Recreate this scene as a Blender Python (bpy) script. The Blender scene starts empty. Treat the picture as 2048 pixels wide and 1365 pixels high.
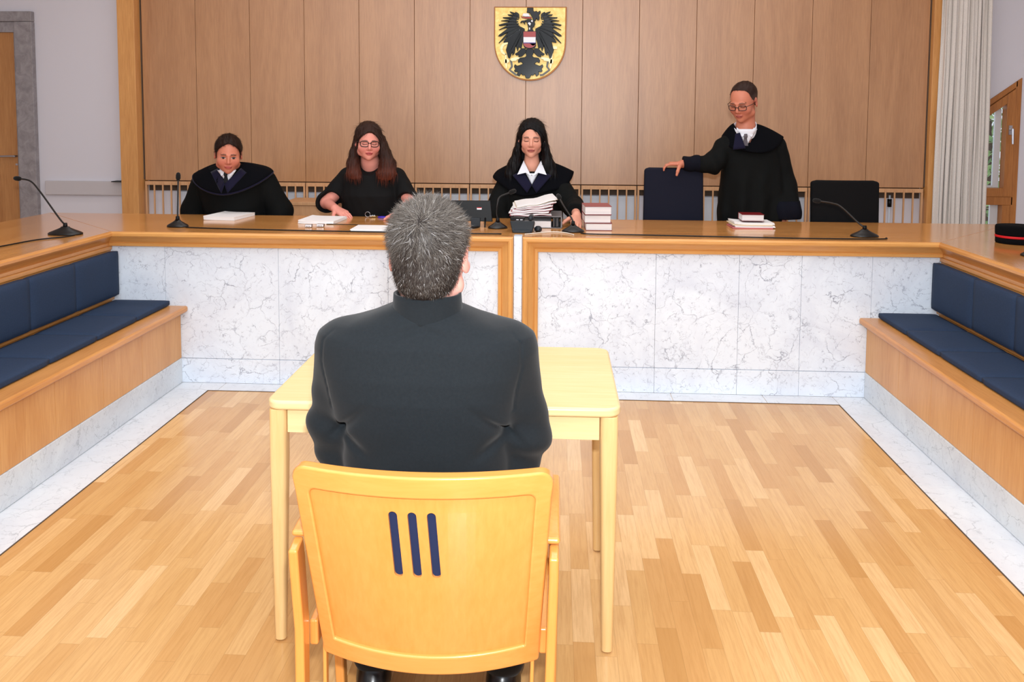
import bpy, bmesh, math, random
import numpy as np
from mathutils import Vector, Matrix
random.seed(7); rng = np.random.default_rng(7)
sc = bpy.context.scene
COL = sc.collection

# ------------------------------------------------------------------ camera
cam_d = bpy.data.cameras.new('camera'); cam = bpy.data.objects.new('camera', cam_d); COL.objects.link(cam)
sc.camera = cam
_yaw, _pitch, _roll, _cy, _f = 0.0521452, 0.0729537, 0.00574930, 351.22, 1700.0
_fw = Vector((-math.sin(_yaw)*math.cos(_pitch), math.cos(_yaw)*math.cos(_pitch), -math.sin(_pitch)))
_rt = Vector((math.cos(_yaw), math.sin(_yaw), 0)); _up = _rt.cross(_fw)
_r = math.cos(_roll)*_rt + math.sin(_roll)*_up; _u = -math.sin(_roll)*_rt + math.cos(_roll)*_up
M3 = Matrix((_r, _u, -_fw)).transposed()
cam.matrix_world = Matrix.Translation((0, 0, 1.54)) @ M3.to_4x4()
cam_d.sensor_width = 36; cam_d.sensor_fit = 'HORIZONTAL'; cam_d.lens = 36*_f/2048
cam_d.shift_y = -(682.5-_cy)/2048; cam_d.clip_start = 0.02; cam_d.clip_end = 200

# ------------------------------------------------------------------ world + light + exposure
wd = bpy.data.worlds.new('world'); sc.world = wd; wd.use_nodes = True
bg = wd.node_tree.nodes['Background']; bg.inputs[0].default_value = (0.80, 0.89, 1.0, 1); bg.inputs[1].default_value = 0.95

def area(name, loc, target, sx, sy, power, color=(1, 1, 1)):
    d = bpy.data.lights.new(name, 'AREA'); d.shape = 'RECTANGLE'; d.size = sx; d.size_y = sy
    d.energy = power; d.color = color
    o = bpy.data.objects.new(name, d); COL.objects.link(o); o.location = loc
    o.rotation_euler = (Vector(target)-Vector(loc)).to_track_quat('-Z', 'Y').to_euler()
    return o
area('camera_flash', (0.03, -0.04, 1.72), (0, 5, 1.2), 0.10, 0.06, 76, (0.94, 0.97, 1.0))
area('overhead_fill', (-0.4, 0.6, 3.12), (-0.4, 1.6, 0), 4.5, 1.6, 95, (0.94, 0.97, 1.0))  # unseen overhead area lights, added as soft fill for the room
area('overhead_fill', (-0.4, 3.4, 3.12), (-0.4, 3.4, 0), 4.5, 1.2, 55, (0.94, 0.97, 1.0))
area('overhead_fill', (-0.4, 5.4, 3.12), (-0.4, 5.4, 0), 6.0, 0.5, 26, (0.94, 0.97, 1.0))
sc.view_settings.view_transform = 'Standard'; sc.view_settings.look = 'None'
sc.view_settings.exposure = 0.1; sc.view_settings.gamma = 1.0; sc.view_settings.use_curve_mapping = False

# ------------------------------------------------------------------ materials
def lin(c):
    if isinstance(c, str): c = tuple(int(c[i:i+2], 16) for i in (0, 2, 4))
    return tuple(((v/255)/12.92 if v/255 <= .04045 else ((v/255+.055)/1.055)**2.4) for v in c) + (1,)
def newmat(name, rough=.5, spec=.5, color=(200, 200, 200), metal=0, coat=0, sheen=0):
    m = bpy.data.materials.new(name); m.use_nodes = True
    b = m.node_tree.nodes['Principled BSDF']
    b.inputs['Base Color'].default_value = lin(color); b.inputs['Roughness'].default_value = rough
    b.inputs['Specular IOR Level'].default_value = spec; b.inputs['Metallic'].default_value = metal
    b.inputs['Coat Weight'].default_value = coat; b.inputs['Coat Roughness'].default_value = .15
    b.inputs['Sheen Weight'].default_value = sheen
    return m
class NT:
    def __init__(s, m): s.t = m.node_tree; s.b = s.t.nodes['Principled BSDF']
    def n(s, kind, **k):
        nd = s.t.nodes.new(kind)
        for a, v in k.items():
            if a in nd.inputs: nd.inputs[a].default_value = v
            else: setattr(nd, a, v)
        return nd
    def l(s, a, b): s.t.links.new(a, b)
    def coords(s, scale=(1, 1, 1), rot=(0, 0, 0)):
        g = s.n('ShaderNodeNewGeometry'); mp = s.n('ShaderNodeMapping')
        mp.inputs['Scale'].default_value = scale; mp.inputs['Rotation'].default_value = rot
        s.l(g.outputs['Position'], mp.inputs['Vector']); return mp.outputs[0]
    def noise(s, vec, scale=5, detail=4, rough=.5, dist=0):
        nd = s.n('ShaderNodeTexNoise'); nd.inputs['Scale'].default_value = scale; nd.inputs['Detail'].default_value = detail
        nd.inputs['Roughness'].default_value = rough; nd.inputs['Distortion'].default_value = dist; s.l(vec, nd.inputs['Vector']); return nd.outputs[0]
    def ramp(s, fac, stops):
        r = s.n('ShaderNodeValToRGB'); e = r.color_ramp.elements
        while len(e) < len(stops): e.new(.5)
        for i, (p, c) in enumerate(stops): e[i].position = p; e[i].color = lin(c)
        s.l(fac, r.inputs[0]); return r.outputs[0]
    def mix(s, fac, a, b, mode='MIX'):
        m = s.n('ShaderNodeMix', data_type='RGBA', blend_type=mode)
        for i, v in ((0, fac), (6, a), (7, b)):
            if isinstance(v, (int, float)): m.inputs[i].default_value = v
            elif isinstance(v, tuple): m.inputs[i].default_value = v
            else: s.l(v, m.inputs[i])
        return m.outputs[2]
    def math(s, op, a, b=0., c=0.):
        m = s.n('ShaderNodeMath', operation=op)
        for i, v in enumerate((a, b, c)):
            if isinstance(v, (int, float)): m.inputs[i].default_value = v
            else: s.l(v, m.inputs[i])
        return m.outputs[0]
    def bump(s, h, strength=.2, dist=.002):
        b = s.n('ShaderNodeBump'); b.inputs['Strength'].default_value = strength; b.inputs['Distance'].default_value = dist
        s.l(h, b.inputs['Height']); s.l(b.outputs[0], s.b.inputs['Normal'])

def wood(name, light, dark, axis='Z', rough=.35, coat=0., grain=1.0, spec=.5):
    m = newmat(name, rough, spec, light, coat=coat); t = NT(m)
    k = {'X': (1.2, 22, 22), 'Y': (22, 1.2, 22), 'Z': (22, 22, 1.2)}[axis]
    k2 = {'X': (.35, 3.2, 3.2), 'Y': (3.2, .35, 3.2), 'Z': (3.2, 3.2, .35)}[axis]
    v = t.coords(k); f = t.noise(v, 6*grain, 5, .65, .3)
    v2 = t.coords(k2); g = t.noise(v2, 2.2*grain, 3, .5, 1.2)
    s = t.math('MULTIPLY_ADD', f, .55, t.math('MULTIPLY', g, .45))
    c = t.ramp(s, [(.33, dark), (.62, light)])
    t.l(c, t.b.inputs['Base Color']); t.bump(f, .06, .001)
    return m
M = {}
M['panel'] = wood('panel_wood', (190, 136, 86), (164, 110, 60), 'Z', .40, 1.0)
M['panel'].node_tree.nodes['Principled BSDF'].inputs['Coat Roughness'].default_value = .42; M['panel'].node_tree.nodes['Principled BSDF'].inputs['Coat IOR'].default_value = 1.75
M['pillar'] = wood('pillar_wood', (224, 164, 98), (196, 134, 72), 'Z', .4)
M['doorwood'] = wood('door_wood', (196, 140, 84), (166, 108, 58), 'Z', .45)
M['desk'] = wood('desk_wood', (216, 154, 88), (188, 124, 62), 'X', .16, .3)
M['desk_y'] = wood('desk_wood_lengthwise', (214, 152, 86), (186, 122, 60), 'Y', .16, .3)
M['frame'] = wood('frame_wood', (226, 168, 98), (204, 142, 74), 'X', .3, .1)
M['frame_z'] = wood('frame_wood_upright', (226, 168, 98), (204, 142, 74), 'Z', .3, .1)
M['frame_y'] = wood('frame_wood_lengthwise', (214, 152, 86), (188, 124, 62), 'Y', .3, .1)
M['bench'] = wood('bench_wood', (216, 162, 102), (196, 136, 76), 'Z', .35)
M['chair'] = wood('chair_beech', (228, 156, 80), (220, 144, 66), 'Z', .25, .25, .6)
M['chair_x'] = wood('chair_beech_crosswise', (230, 160, 84), (222, 148, 70), 'X', .25, .25, .6)
M['table'] = wood('table_beech', (238, 214, 164), (230, 200, 144), 'X', .25, .2, .6)
M['table_leg'] = wood('table_leg_beech', (236, 200, 142), (222, 180, 118), 'Z', .3, .1, .6)
M['slat'] = wood('slat_wood', (216, 168, 124), (194, 144, 100), 'Z', .5)
M['winwood'] = wood('window_wood', (190, 124, 62), (150, 88, 36), 'Z', .4)

def plaster(name, c):
    m = newmat(name, .8, .2, c); t = NT(m); n = t.noise(t.coords(), 90, 4, .6); t.bump(n, .12, .002); return m
M['plaster'] = plaster('white_plaster', (222, 219, 226)); M['rail'] = plaster('grey_rail', (200, 194, 196)); M['ceil'] = plaster('ceiling_paint', (235, 235, 235))
def stone(name, a, b):
    m = newmat(name, .5, .4, a); t = NT(m); n = t.noise(t.coords(), 14, 6, .65, .6); t.l(t.ramp(n, [(.35, b), (.65, a)]), t.b.inputs['Base Color']); return m
M['doorstone'] = stone('grey_stone', (164, 158, 160), (136, 130, 132))
def marble(name, base, vein, rough=.2, sc_=1.0, rot=(0, 0, 0), amount=.6):
    m = newmat(name, rough, .5, base); t = NT(m); v = t.coords((1, 1, 1), rot)
    w = t.n('ShaderNodeTexNoise'); w.inputs['Scale'].default_value = 3*sc_; w.inputs['Detail'].default_value = 6; w.inputs['Roughness'].default_value = .6
    t.l(v, w.inputs['Vector'])
    vm = t.n('ShaderNodeVectorMath', operation='MULTIPLY_ADD'); t.l(w.outputs[1], vm.inputs[0]); vm.inputs[1].default_value = (.32, .32, .32); t.l(v, vm.inputs[2])
    out = None
    for s_, wd_, lo in ((5.5, .018, .42), (13, .026, .46), (26, .04, .5)):
        vo = t.n('ShaderNodeTexVoronoi', feature='DISTANCE_TO_EDGE'); vo.inputs['Scale'].default_value = s_*sc_; t.l(vm.outputs[0], vo.inputs['Vector'])
        line = t.math('SUBTRACT', 1.0, t.math('DIVIDE', vo.outputs['Distance'], wd_)); line = t.math('MAXIMUM', line, 0.)
        mask = t.noise(v, 5.5*sc_*s_/4.2, 4, .6); mask = t.math('MULTIPLY', t.math('MAXIMUM', t.math('SUBTRACT', mask, lo), 0.), 5.0)
        x = t.math('MULTIPLY', line, t.math('MINIMUM', mask, 1.)); out = x if out is None else t.math('MAXIMUM', out, x)
    spots = t.noise(v, 38*sc_, 4, .65); spots = t.math('MULTIPLY', t.math('MAXIMUM', t.math('SUBTRACT', spots, .665), 0.), 7.)
    out = t.math('MAXIMUM', out, spots)
    cl = t.noise(v, 1.6*sc_, 6, .7, 1.5)
    b2 = tuple(int(q*.93) for q in base[:2]) + (int(base[2]*.945),)
    c = t.ramp(cl, [(.4, base), (.7, b2)])
    c = t.mix(t.math('MULTIPLY', out, amount), c, lin(vein)); t.l(c, t.b.inputs['Base Color']); return m
M['marble'] = marble('white_veined_marble', (234, 244, 255), (104, 112, 136), .22, amount=.8)
M['marble_plinth'] = marble('plinth_marble', (214, 220, 224), (140, 146, 154), .25, 1.2, (.3, .8, .2), .8)
M['marble_floor'] = marble('floor_marble', (228, 233, 238), (150, 156, 164), .2, .8, (.4, .2, 1.), .6)

def parquet():
    m = newmat('oak_parquet', .22, .5, (220, 170, 110), coat=.15); t = NT(m)
    g = t.n('ShaderNodeNewGeometry'); sp = t.n('ShaderNodeSeparateXYZ'); t.l(g.outputs['Position'], sp.inputs[0])
    X = t.math('DIVIDE', sp.outputs[0], .062); col = t.math('FLOOR', X)
    wn = t.n('ShaderNodeTexWhiteNoise', noise_dimensions='1D'); t.l(col, wn.inputs['W'])
    Yr = t.math('ADD', t.math('DIVIDE', sp.outputs[1], .40), t.math('MULTIPLY', wn.outputs[0], 7.)); row = t.math('FLOOR', Yr)
    cb = t.n('ShaderNodeCombineXYZ'); t.l(col, cb.inputs[0]); t.l(row, cb.inputs[1])
    w2 = t.n('ShaderNodeTexWhiteNoise', noise_dimensions='3D'); t.l(cb.outputs[0], w2.inputs['Vector'])
    c = t.ramp(w2.outputs[0], [(0, (196, 146, 86)), (.15, (206, 156, 96)), (.5, (214, 168, 108)), (.8, (222, 178, 120)), (1, (232, 192, 138))])
    mp = t.coords((28, 1.6, 1)); ad = t.n('ShaderNodeVectorMath', operation='ADD'); t.l(mp, ad.inputs[0])
    sc_ = t.n('ShaderNodeVectorMath', operation='SCALE'); t.l(w2.outputs[1], sc_.inputs[0]); sc_.inputs['Scale'].default_value = 30; t.l(sc_.outputs[0], ad.inputs[1])
    gr = t.noise(ad.outputs[0], 4, 5, .65, .4)
    c = t.mix(t.math('MULTIPLY', t.math('SUBTRACT', gr, .42), 1.3), c, lin((176, 124, 66)))
    fx = t.math('FRACT', X); ex = t.math('MINIMUM', fx, t.math('SUBTRACT', 1., fx))
    fy = t.math('FRACT', Yr); ey = t.math('MULTIPLY', t.math('MINIMUM', fy, t.math('SUBTRACT', 1., fy)), 6.4)
    e = t.math('LESS_THAN', t.math('MINIMUM', ex, ey), .014)
    c = t.mix(t.math('MULTIPLY', e, .22), c, lin((120, 80, 40))); t.l(c, t.b.inputs['Base Color']); return m
M['parquet'] = parquet()

def fabric(name, c, rough=.85, scale=900, bump=.15, sheen=.1, spec=.25, var=None):
    m = newmat(name, rough, spec, c, sheen=sheen); t = NT(m); n = t.noise(t.coords(), scale, 2, .5); t.bump(n, bump, .0006)
    if var: t.l(t.ramp(t.noise(t.coords(), 160, 3, .7), [(.35, c), (.7, var)]), t.b.inputs['Base Color'])
    return m
M['cushion'] = fabric('navy_upholstery', (36, 52, 76), .8, 700, .2, .0, var=(42, 58, 84))
M['slotfab'] = fabric('blue_chair_fabric', (26, 40, 78), .85, 700, .2, .1)
M['robe'] = fabric('black_robe_cloth', (10, 12, 12), .85, 600, .1, .0, .15)
M['velvet'] = fabric('dark_velvet', (6, 7, 12), .95, 800, .1, .0, .1)
M['cuff'] = fabric('dark_navy_cuff', (11, 13, 24), .9, 800, .1, .0, .15)
M['purple'] = fabric('violet_facing', (10, 8, 38), .8, 800, .1, .1, .2)
M['jacket'] = fabric('charcoal_jacket_wool', (24, 29, 33), .9, 800, .15, .08, .2, var=(28, 33, 37))
M['seatblue'] = fabric('dark_office_fabric', (22, 24, 38), .9, 700, .15, .0, .2)
M['seatblack'] = fabric('black_office_fabric', (12, 12, 14), .9, 700, .15, .0, .2)
M['blouse'] = fabric('black_blouse', (13, 13, 14), .8, 700, .1, .0, .2)
M['shirt'] = fabric('white_shirt', (228, 230, 238), .8, 700, .1, .0, .2)
M['tie_black'] = fabric('black_tie', (14, 14, 20), .6, 700, .1)
M['tie_grey'] = fabric('grey_tie', (92, 86, 92), .6, 700, .1)
M['trouser'] = fabric('black_trousers', (14, 15, 18), .9, 700, .1)
M['curtain'] = fabric('linen_curtain', (232, 224, 216), .9, 400, .2, var=(214, 208, 202))
M['capblack'] = fabric('black_cap_velvet', (10, 10, 12), .95, 700, .2, .0, .1)
M['red'] = newmat('red_band', .6, .3, (196, 22, 30)); M['darkred'] = newmat('dark_red_cover', .35, .5, (120, 20, 26))
M['black'] = newmat('black_plastic', .4, .2, (11, 11, 13)); M['phone'] = newmat('grey_black_plastic', .4, .3, (34, 40, 46))
M['mic'] = newmat('black_matte_metal', .4, .5, (14, 12, 12)); M['foam'] = fabric('black_foam', (18, 16, 16), .95, 500, .5)
M['cable'] = newmat('black_cable', .5, .4, (10, 10, 10)); M['wcable'] = newmat('white_cable', .5, .4, (222, 214, 200))
M['metal'] = newmat('brushed_metal', .3, .5, (190, 190, 195), metal=1); M['brass'] = newmat('brass', .3, .5, (190, 160, 100), metal=1)
M['gold'] = newmat('gold_leaf', .45, .5, (236, 196, 110), metal=.35); M['goldedge'] = newmat('gilded_edge', .4, .5, (150, 92, 40), metal=.5)
_t = NT(M['gold']); _t.l(_t.ramp(_t.noise(_t.coords(), 26, 4, .6, .5), [(.35, (224, 184, 100)), (.65, (246, 216, 140))]), _t.b.inputs['Base Color'])
M['eagle'] = newmat('black_lacquer', .18, .25, (7, 8, 12)); M['chain'] = newmat('chain_grey', .4, .5, (92, 92, 88)); M['white'] = newmat('white_lacquer', .3, .5, (240, 240, 244))
M['goldpale'] = newmat('pale_gold', .35, .5, (246, 226, 170), metal=.2)
M['bluep'] = newmat('blue_lacquer', .4, .5, (60, 40, 130)); M['redp'] = newmat('red_lacquer', .35, .5, (168, 34, 30))
M['paper'] = newmat('white_paper', .7, .3, (238, 236, 236)); M['cream'] = newmat('cream_folder', .6, .3, (226, 208, 178)); M['pink'] = newmat('pink_folder', .6, .3, (206, 120, 128))
M['purplep'] = newmat('purple_plastic', .4, .5, (66, 40, 180)); M['greyfile'] = newmat('grey_binder', .5, .4, (120, 118, 120))
M['frameblack'] = newmat('glasses_frame_dark', .3, .5, (24, 14, 14)); M['framebrown'] = newmat('glasses_frame_brown', .3, .5, (50, 26, 24))
M['shoe'] = newmat('black_leather', .3, .5, (14, 14, 16)); M['grey'] = newmat('grey_radiator', .5, .4, (206, 212, 222)); M['dark'] = newmat('dark_recess', .8, .2, (92, 76, 64))
M['alu'] = newmat('white_aluminium', .4, .5, (226, 228, 232)); M['bark'] = newmat('bark', .9, .2, (84, 66, 50))
M['leather'] = newmat('book_boards', .5, .4, (150, 78, 78))
for k_, c1, c2 in (('pages', (236, 232, 230), (206, 202, 204)),):
    M[k_] = newmat('page_block', .8, .2, c1); t_ = NT(M[k_]); t_.l(t_.ramp(t_.noise(t_.coords((1, 1, 400)), 3, 2), [(.4, c2), (.6, c1)]), t_.b.inputs['Base Color'])
M['leaf'] = newmat('green_leaves', .5, .4, (110, 150, 80)); _t = NT(M['leaf'])
_oi = _t.noise(_t.coords(), 5, 3); _t.l(_t.ramp(_oi, [(.3, (80, 126, 76)), (.5, (150, 184, 112)), (.7, (206, 222, 160))]), _t.b.inputs['Base Color'])
gm = bpy.data.materials.new('window_glass'); gm.use_nodes = True; _n = gm.node_tree
_n.nodes.remove(_n.nodes['Principled BSDF']); _tr = _n.nodes.new('ShaderNodeBsdfTransparent'); _gl = _n.nodes.new('ShaderNodeBsdfGlossy'); _gl.inputs['Roughness'].default_value = .02
_mx = _n.nodes.new('ShaderNodeMixShader'); _mx.inputs[0].default_value = .06; _n.links.new(_tr.outputs[0], _mx.inputs[1]); _n.links.new(_gl.outputs[0], _mx.inputs[2])
_n.links.new(_mx.outputs[0], _n.nodes['Material Output'].inputs[0]); M['glass'] = gm
def vcol(name, rough=.5, spec=.4, sss=0., bumpscale=None, aniso=None):
    m = newmat(name, rough, spec); t = NT(m); a = t.n('ShaderNodeAttribute', attribute_name='Col'); c = a.outputs[0]
    if aniso: c = t.mix(t.math('MULTIPLY', t.math('SUBTRACT', t.noise(t.coords(aniso), 1, 4, .6), .35), 1.4), c, t.mix(1., c, (1.7, 1.6, 1.5, 1), 'MULTIPLY'))
    t.l(c, t.b.inputs['Base Color'])
    if sss: t.b.inputs['Subsurface Weight'].default_value = sss; t.b.inputs['Subsurface Radius'].default_value = (.008, .003, .002); t.b.inputs['Subsurface Scale'].default_value = 1
    if bumpscale: t.bump(t.noise(t.coords(bumpscale), 1, 3, .6), .35, .003)
    return m
M['skin'] = vcol('skin', .5, .35, 0)
M['hair'] = vcol('hair', .5, .16, 0, (420, 420, 40), (260, 260, 14))
M['strand'] = vcol('hair_strands', .5, .25)

# ------------------------------------------------------------------ helpers
def tag(o, label=None, cat=None, group=None, kind=None):
    if label: o['label'] = label
    if cat: o['category'] = cat
    if group: o['group'] = group
    if kind: o['kind'] = kind
    return o
def empty(name, loc, label=None, cat=None, group=None, kind=None):
    o = bpy.data.objects.new(name, None); COL.objects.link(o); o.location = loc; o.empty_display_size = .05
    return tag(o, label, cat, group, kind)
def origin(p):
    v = Vector((0, 0, 0))
    while p is not None: v += p.location; p = p.parent
    return v
def link(name, verts, faces, mat, parent=None, smooth=False, base=None, bev=0, seg=2, sub=0, col=None):
    """mesh from world coordinates; its origin goes to the parent's origin or to `base`"""
    off = origin(parent) if parent is not None else Vector(base if base is not None else (0, 0, 0))
    V = np.asarray([tuple(v) for v in verts] if not isinstance(verts, np.ndarray) else verts, dtype=np.float64) - np.array(off)
    me = bpy.data.meshes.new(name)
    if isinstance(faces, np.ndarray):
        nf, k = faces.shape; me.vertices.add(len(V)); me.vertices.foreach_set('co', V.ravel())
        me.loops.add(nf*k); me.loops.foreach_set('vertex_index', faces.ravel().astype(np.int32))
        me.polygons.add(nf); me.polygons.foreach_set('loop_start', np.arange(0, nf*k, k, dtype=np.int32)); me.polygons.foreach_set('loop_total', np.full(nf, k, dtype=np.int32))
        me.update(calc_edges=True); me.validate()
    else:
        me.from_pydata(V.tolist(), [], faces); me.update()
        bm = bmesh.new(); bm.from_mesh(me); bmesh.ops.recalc_face_normals(bm, faces=bm.faces); bm.to_mesh(me); bm.free()
    for m_ in (mat if isinstance(mat, (list, tuple)) else [mat]): me.materials.append(M[m_] if isinstance(m_, str) else m_)
    if smooth: me.polygons.foreach_set('use_smooth', [True]*len(me.polygons))
    if col is not None:
        a = me.color_attributes.new('Col', 'FLOAT_COLOR', 'POINT'); a.data.foreach_set('color', np.concatenate([col, np.ones((len(col), 1))], 1).ravel().astype(np.float32))
    o = bpy.data.objects.new(name, me); COL.objects.link(o)
    if parent is not None: o.parent = parent
    else: o.location = off
    if bev:
        b = o.modifiers.new('bevel', 'BEVEL'); b.width = bev; b.segments = seg; b.limit_method = 'ANGLE'; b.angle_limit = .6
        if not smooth:
            me.polygons.foreach_set('use_smooth', [True]*len(me.polygons))
            b.harden_normals = True
    if sub: s_ = o.modifiers.new('sub', 'SUBSURF'); s_.levels = s_.render_levels = sub
    return o
class MB:
    def __init__(s): s.v = []; s.f = []
    def add(s, v, f): k = len(s.v); s.v += [tuple(p) for p in v]; s.f += [tuple(i+k for i in q) for q in f]; return s
    def box(s, x0, x1, y0, y1, z0, z1, rot=0, piv=None):
        v = [(x, y, z) for z in (z0, z1) for y in (y0, y1) for x in (x0, x1)]
        if rot:
            px, py = piv if piv else ((x0+x1)/2, (y0+y1)/2); c, q = math.cos(rot), math.sin(rot)
            v = [(px+(x-px)*c-(y-py)*q, py+(x-px)*q+(y-py)*c, z) for x, y, z in v]
        return s.add(v, [(0, 2, 3, 1), (4, 5, 7, 6), (0, 1, 5, 4), (2, 6, 7, 3), (0, 4, 6, 2), (1, 3, 7, 5)])
    def prism(s, pts, fn0, fn1):
        n = len(pts); v = [fn0(p) for p in pts]+[fn1(p) for p in pts]
        return s.add(v, [tuple(range(n))[::-1], tuple(range(n, 2*n))]+[(i, (i+1) % n, n+(i+1) % n, n+i) for i in range(n)])
    def tube(s, pts, r, n=10, caps=True):
        pts = [Vector(p) for p in pts]; m = len(pts); R_ = r if isinstance(r, (list, tuple)) else [r]*m
        v = []; f = []; ref = None
        for i, p in enumerate(pts):
            t = (pts[min(i+1, m-1)]-pts[max(i-1, 0)]).normalized()
            if ref is None: ref = t.orthogonal().normalized()
            a = (ref-t*ref.dot(t)).normalized(); ref = a; b = t.cross(a)
            v += [tuple(p+(a*math.cos(2*math.pi*k/n)+b*math.sin(2*math.pi*k/n))*R_[i]) for k in range(n)]
        for i in range(m-1): f += [(i*n+k, i*n+(k+1) % n, (i+1)*n+(k+1) % n, (i+1)*n+k) for k in range(n)]
        if caps: f += [tuple(range(n))[::-1], tuple(range((m-1)*n, m*n))]
        return s.add(v, f)
    def lathe(s, prof, c, n=24, sx=1, sy=1):
        v = [(c[0]+r*sx*math.cos(2*math.pi*k/n), c[1]+r*sy*math.sin(2*math.pi*k/n), c[2]+z) for r, z in prof for k in range(n)]
        m = len(prof); f = [(i*n+k, i*n+(k+1) % n, (i+1)*n+(k+1) % n, (i+1)*n+k) for i in range(m-1) for k in range(n)]
        f += [tuple(range(n))[::-1], tuple(range((m-1)*n, m*n))]
        return s.add(v, f)
    def out(s, name, mat, parent=None, **k): return link(name, s.v, s.f, mat, parent, **k)
def box(name, x0, x1, y0, y1, z0, z1, mat, parent=None, bev=0, rot=0, piv=None, **k):
    return MB().box(x0, x1, y0, y1, z0, z1, rot, piv).out(name, mat, parent, bev=bev, **k)
def copy_tree(o, parent=None):
    c = o.copy(); COL.objects.link(c)
    if parent is not None: c.parent = parent
    for ch in [x for x in o.children]: copy_tree(ch, c)
    return c
def spline(pts, n=8):
    P = [Vector(p) for p in pts]; out = []
    for i in range(len(P)-1):
        a, b, c, d = P[max(i-1, 0)], P[i], P[i+1], P[min(i+2, len(P)-1)]
        for k in range(n):
            t = k/n; out.append(.5*((2*b)+(c-a)*t+(2*a-5*b+4*c-d)*t*t+(3*b-a-3*c+d)*t**3))
    out.append(P[-1]); return out

# ================================================================== SETTING
YM = 4.636           # plane of the marble front
YW = 6.6             # face of the wood panelling
XL, XR = -2.53, 2.09 # planes of the two side wings
st = lambda o: tag(o, kind='structure')
st(box('floor', -5.6, 4.4, -2.2, 6.78, -.12, 0, 'parquet'))
st(box('floor_platform', -5.6, 4.4, YM+.1, 6.78, 0, .1, 'parquet'))
# marble border strips laid in the parquet (2 mm proud), tile by tile
mb = MB(); gx = .0012
ys = [4.63, 4.36, 3.98, 3.53, 3.08, 2.66, 2.24, 1.82, 1.40, .94, .48]
for i in range(len(ys)-1):
    mb.box(-2.12, -1.915, ys[i+1]+gx, (ys[i]-gx if i else 4.51), -.001, .003)
st(mb.out('trim_1', 'marble_floor', bev=.0008, seg=1))
mb = MB()
for i in range(len(ys)-1): mb.box(1.518, 1.71, ys[i+1]+gx, (ys[i]-gx if i else 4.51), -.001, .003)
st(mb.out('trim_2', 'marble_floor', bev=.0008, seg=1))
mb = MB(); xs = [-2.12, -1.86, -1.36, -.86, -.36, .14, .64, 1.14, 1.518, 1.71]
for a, b in zip(xs[:-1], xs[1:]): mb.box(a+gx, b-gx, 4.512, YM, -.001, .003)
st(mb.out('trim_3', 'marble_floor', bev=.0008, seg=1))
mb = MB(); mb.box(-1.915, -1.910, .4, 4.51, 0, .002); mb.box(1.513, 1.518, .4, 4.51, 0, .002); mb.box(-1.915, 1.518, 4.507, 4.512, 0, .002)
st(mb.out('trim_4', 'dark'))

# back wall: plaster, with a window opening on the right
WX0, WX1 = 2.95, 3.52          # window opening
wallY0, wallY1 = 6.68, 6.78
mb = MB()
f0 = lambda p: (p[0], wallY0, p[1]); f1 = lambda p: (p[0], wallY1, p[1])
mb.prism([(-5.6, 0), (WX0, 0), (WX0, 3.2), (-5.6, 3.2)], f0, f1)
mb.prism([(WX0, 0), (WX1, 0), (WX1, .45), (WX0, .45)], f0, f1)
mb.prism([(WX0, 1.42), (WX1, 1.832), (WX1, 3.2), (WX0, 3.2)], f0, f1)
mb.prism([(WX1, 0), (4.4, 0), (4.4, 3.2), (WX1, 3.2)], f0, f1)
wall_back = st(mb.out('wall_back', 'plaster'))
st(box('wall_left', -5.7, -5.6, -2.2, 6.78, -.12, 3.2, 'plaster'))
st(box('wall_right', 4.4, 4.5, -2.2, 6.78, -.12, 3.2, 'plaster'))
st(box('ceiling', -5.7, 4.5, -2.2, 6.78, 3.2, 3.3, 'ceil'))
# wood panelling
pxs = list(np.linspace(-3.275, 2.79, 15))
for i, (a, b) in enumerate(zip(pxs[:-1], pxs[1:])):
    box('wood_panel', a+.0012, b-.0012, YW, YW+.022, .992, 3.195, 'panel', wall_back, bev=.0015, seg=1)
box('panel_backing', -3.28, 2.79, YW+.022, wallY0, .995, 3.195, 'dark', wall_back)
st(box('trim_5', -3.425, -3.287, YW-.09, wallY0, .1, 3.195, 'pillar', bev=.003))
box('shadow_gap', -3.287, -3.277, YW+.0, wallY0, 1.0, 3.195, 'dark', wall_back)
st(box('trim_6', 2.80, 2.955, YW-.05, wallY0, .1, 3.195, 'pillar', bev=.003))
box('shadow_gap', 2.79, 2.80, YW+.0, wallY0, 1.0, 3.195, 'dark', wall_back)
# rail on the white wall and the stone door surround
st(box('trim_7', -4.13, -3.43, wallY0-.035, wallY0, .862, .974, 'rail', bev=.004))
mb = MB(); s0 = wallY0-.05
mb.box(-4.335, -4.19, s0, wallY0, .1, 2.249); mb.box(-5.45, -4.19, s0, wallY0, 2.25, 2.33); mb.box(-5.45, -5.30, s0, wallY0, .1, 2.249)
door_frame = mb.out('trim_8', 'doorstone', bev=.006); st(door_frame)
mb = MB(); mb.box(-5.30, -4.335, s0+.016, wallY0, 2.165, 2.249); mb.box(-4.352, -4.335, s0+.02, wallY0, .1, 2.175)
mb.out('frame_rebate', 'doorstone', door_frame, bev=.003)
dr = st(box('door_1', -5.30, -4.352, wallY0-.018, wallY0+.002, .1, 2.165, 'doorwood', bev=.002))
hb = MB(); hz = 1.172; hb.tube([(-4.368, wallY0-.018, hz), (-4.368, wallY0-.06, hz)], .009, 10)
hb.tube([(-4.362, wallY0-.06, hz), (-4.40, wallY0-.062, hz), (-4.475, wallY0-.062, hz-.002)], [.0085, .009, .0085], 10)
hb.box(-4.378, -4.36, wallY0-.022, wallY0-.016, hz-.075, hz-.06); hb.out('door_handle', 'metal', dr, smooth=False)
tag(box('wall_bracket', -3.55, -3.435, wallY0-.09, wallY0, .9745, .981, 'black'), 'thin black strip on top of the grey wall rail beside the left wooden pillar', 'bracket')

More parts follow.
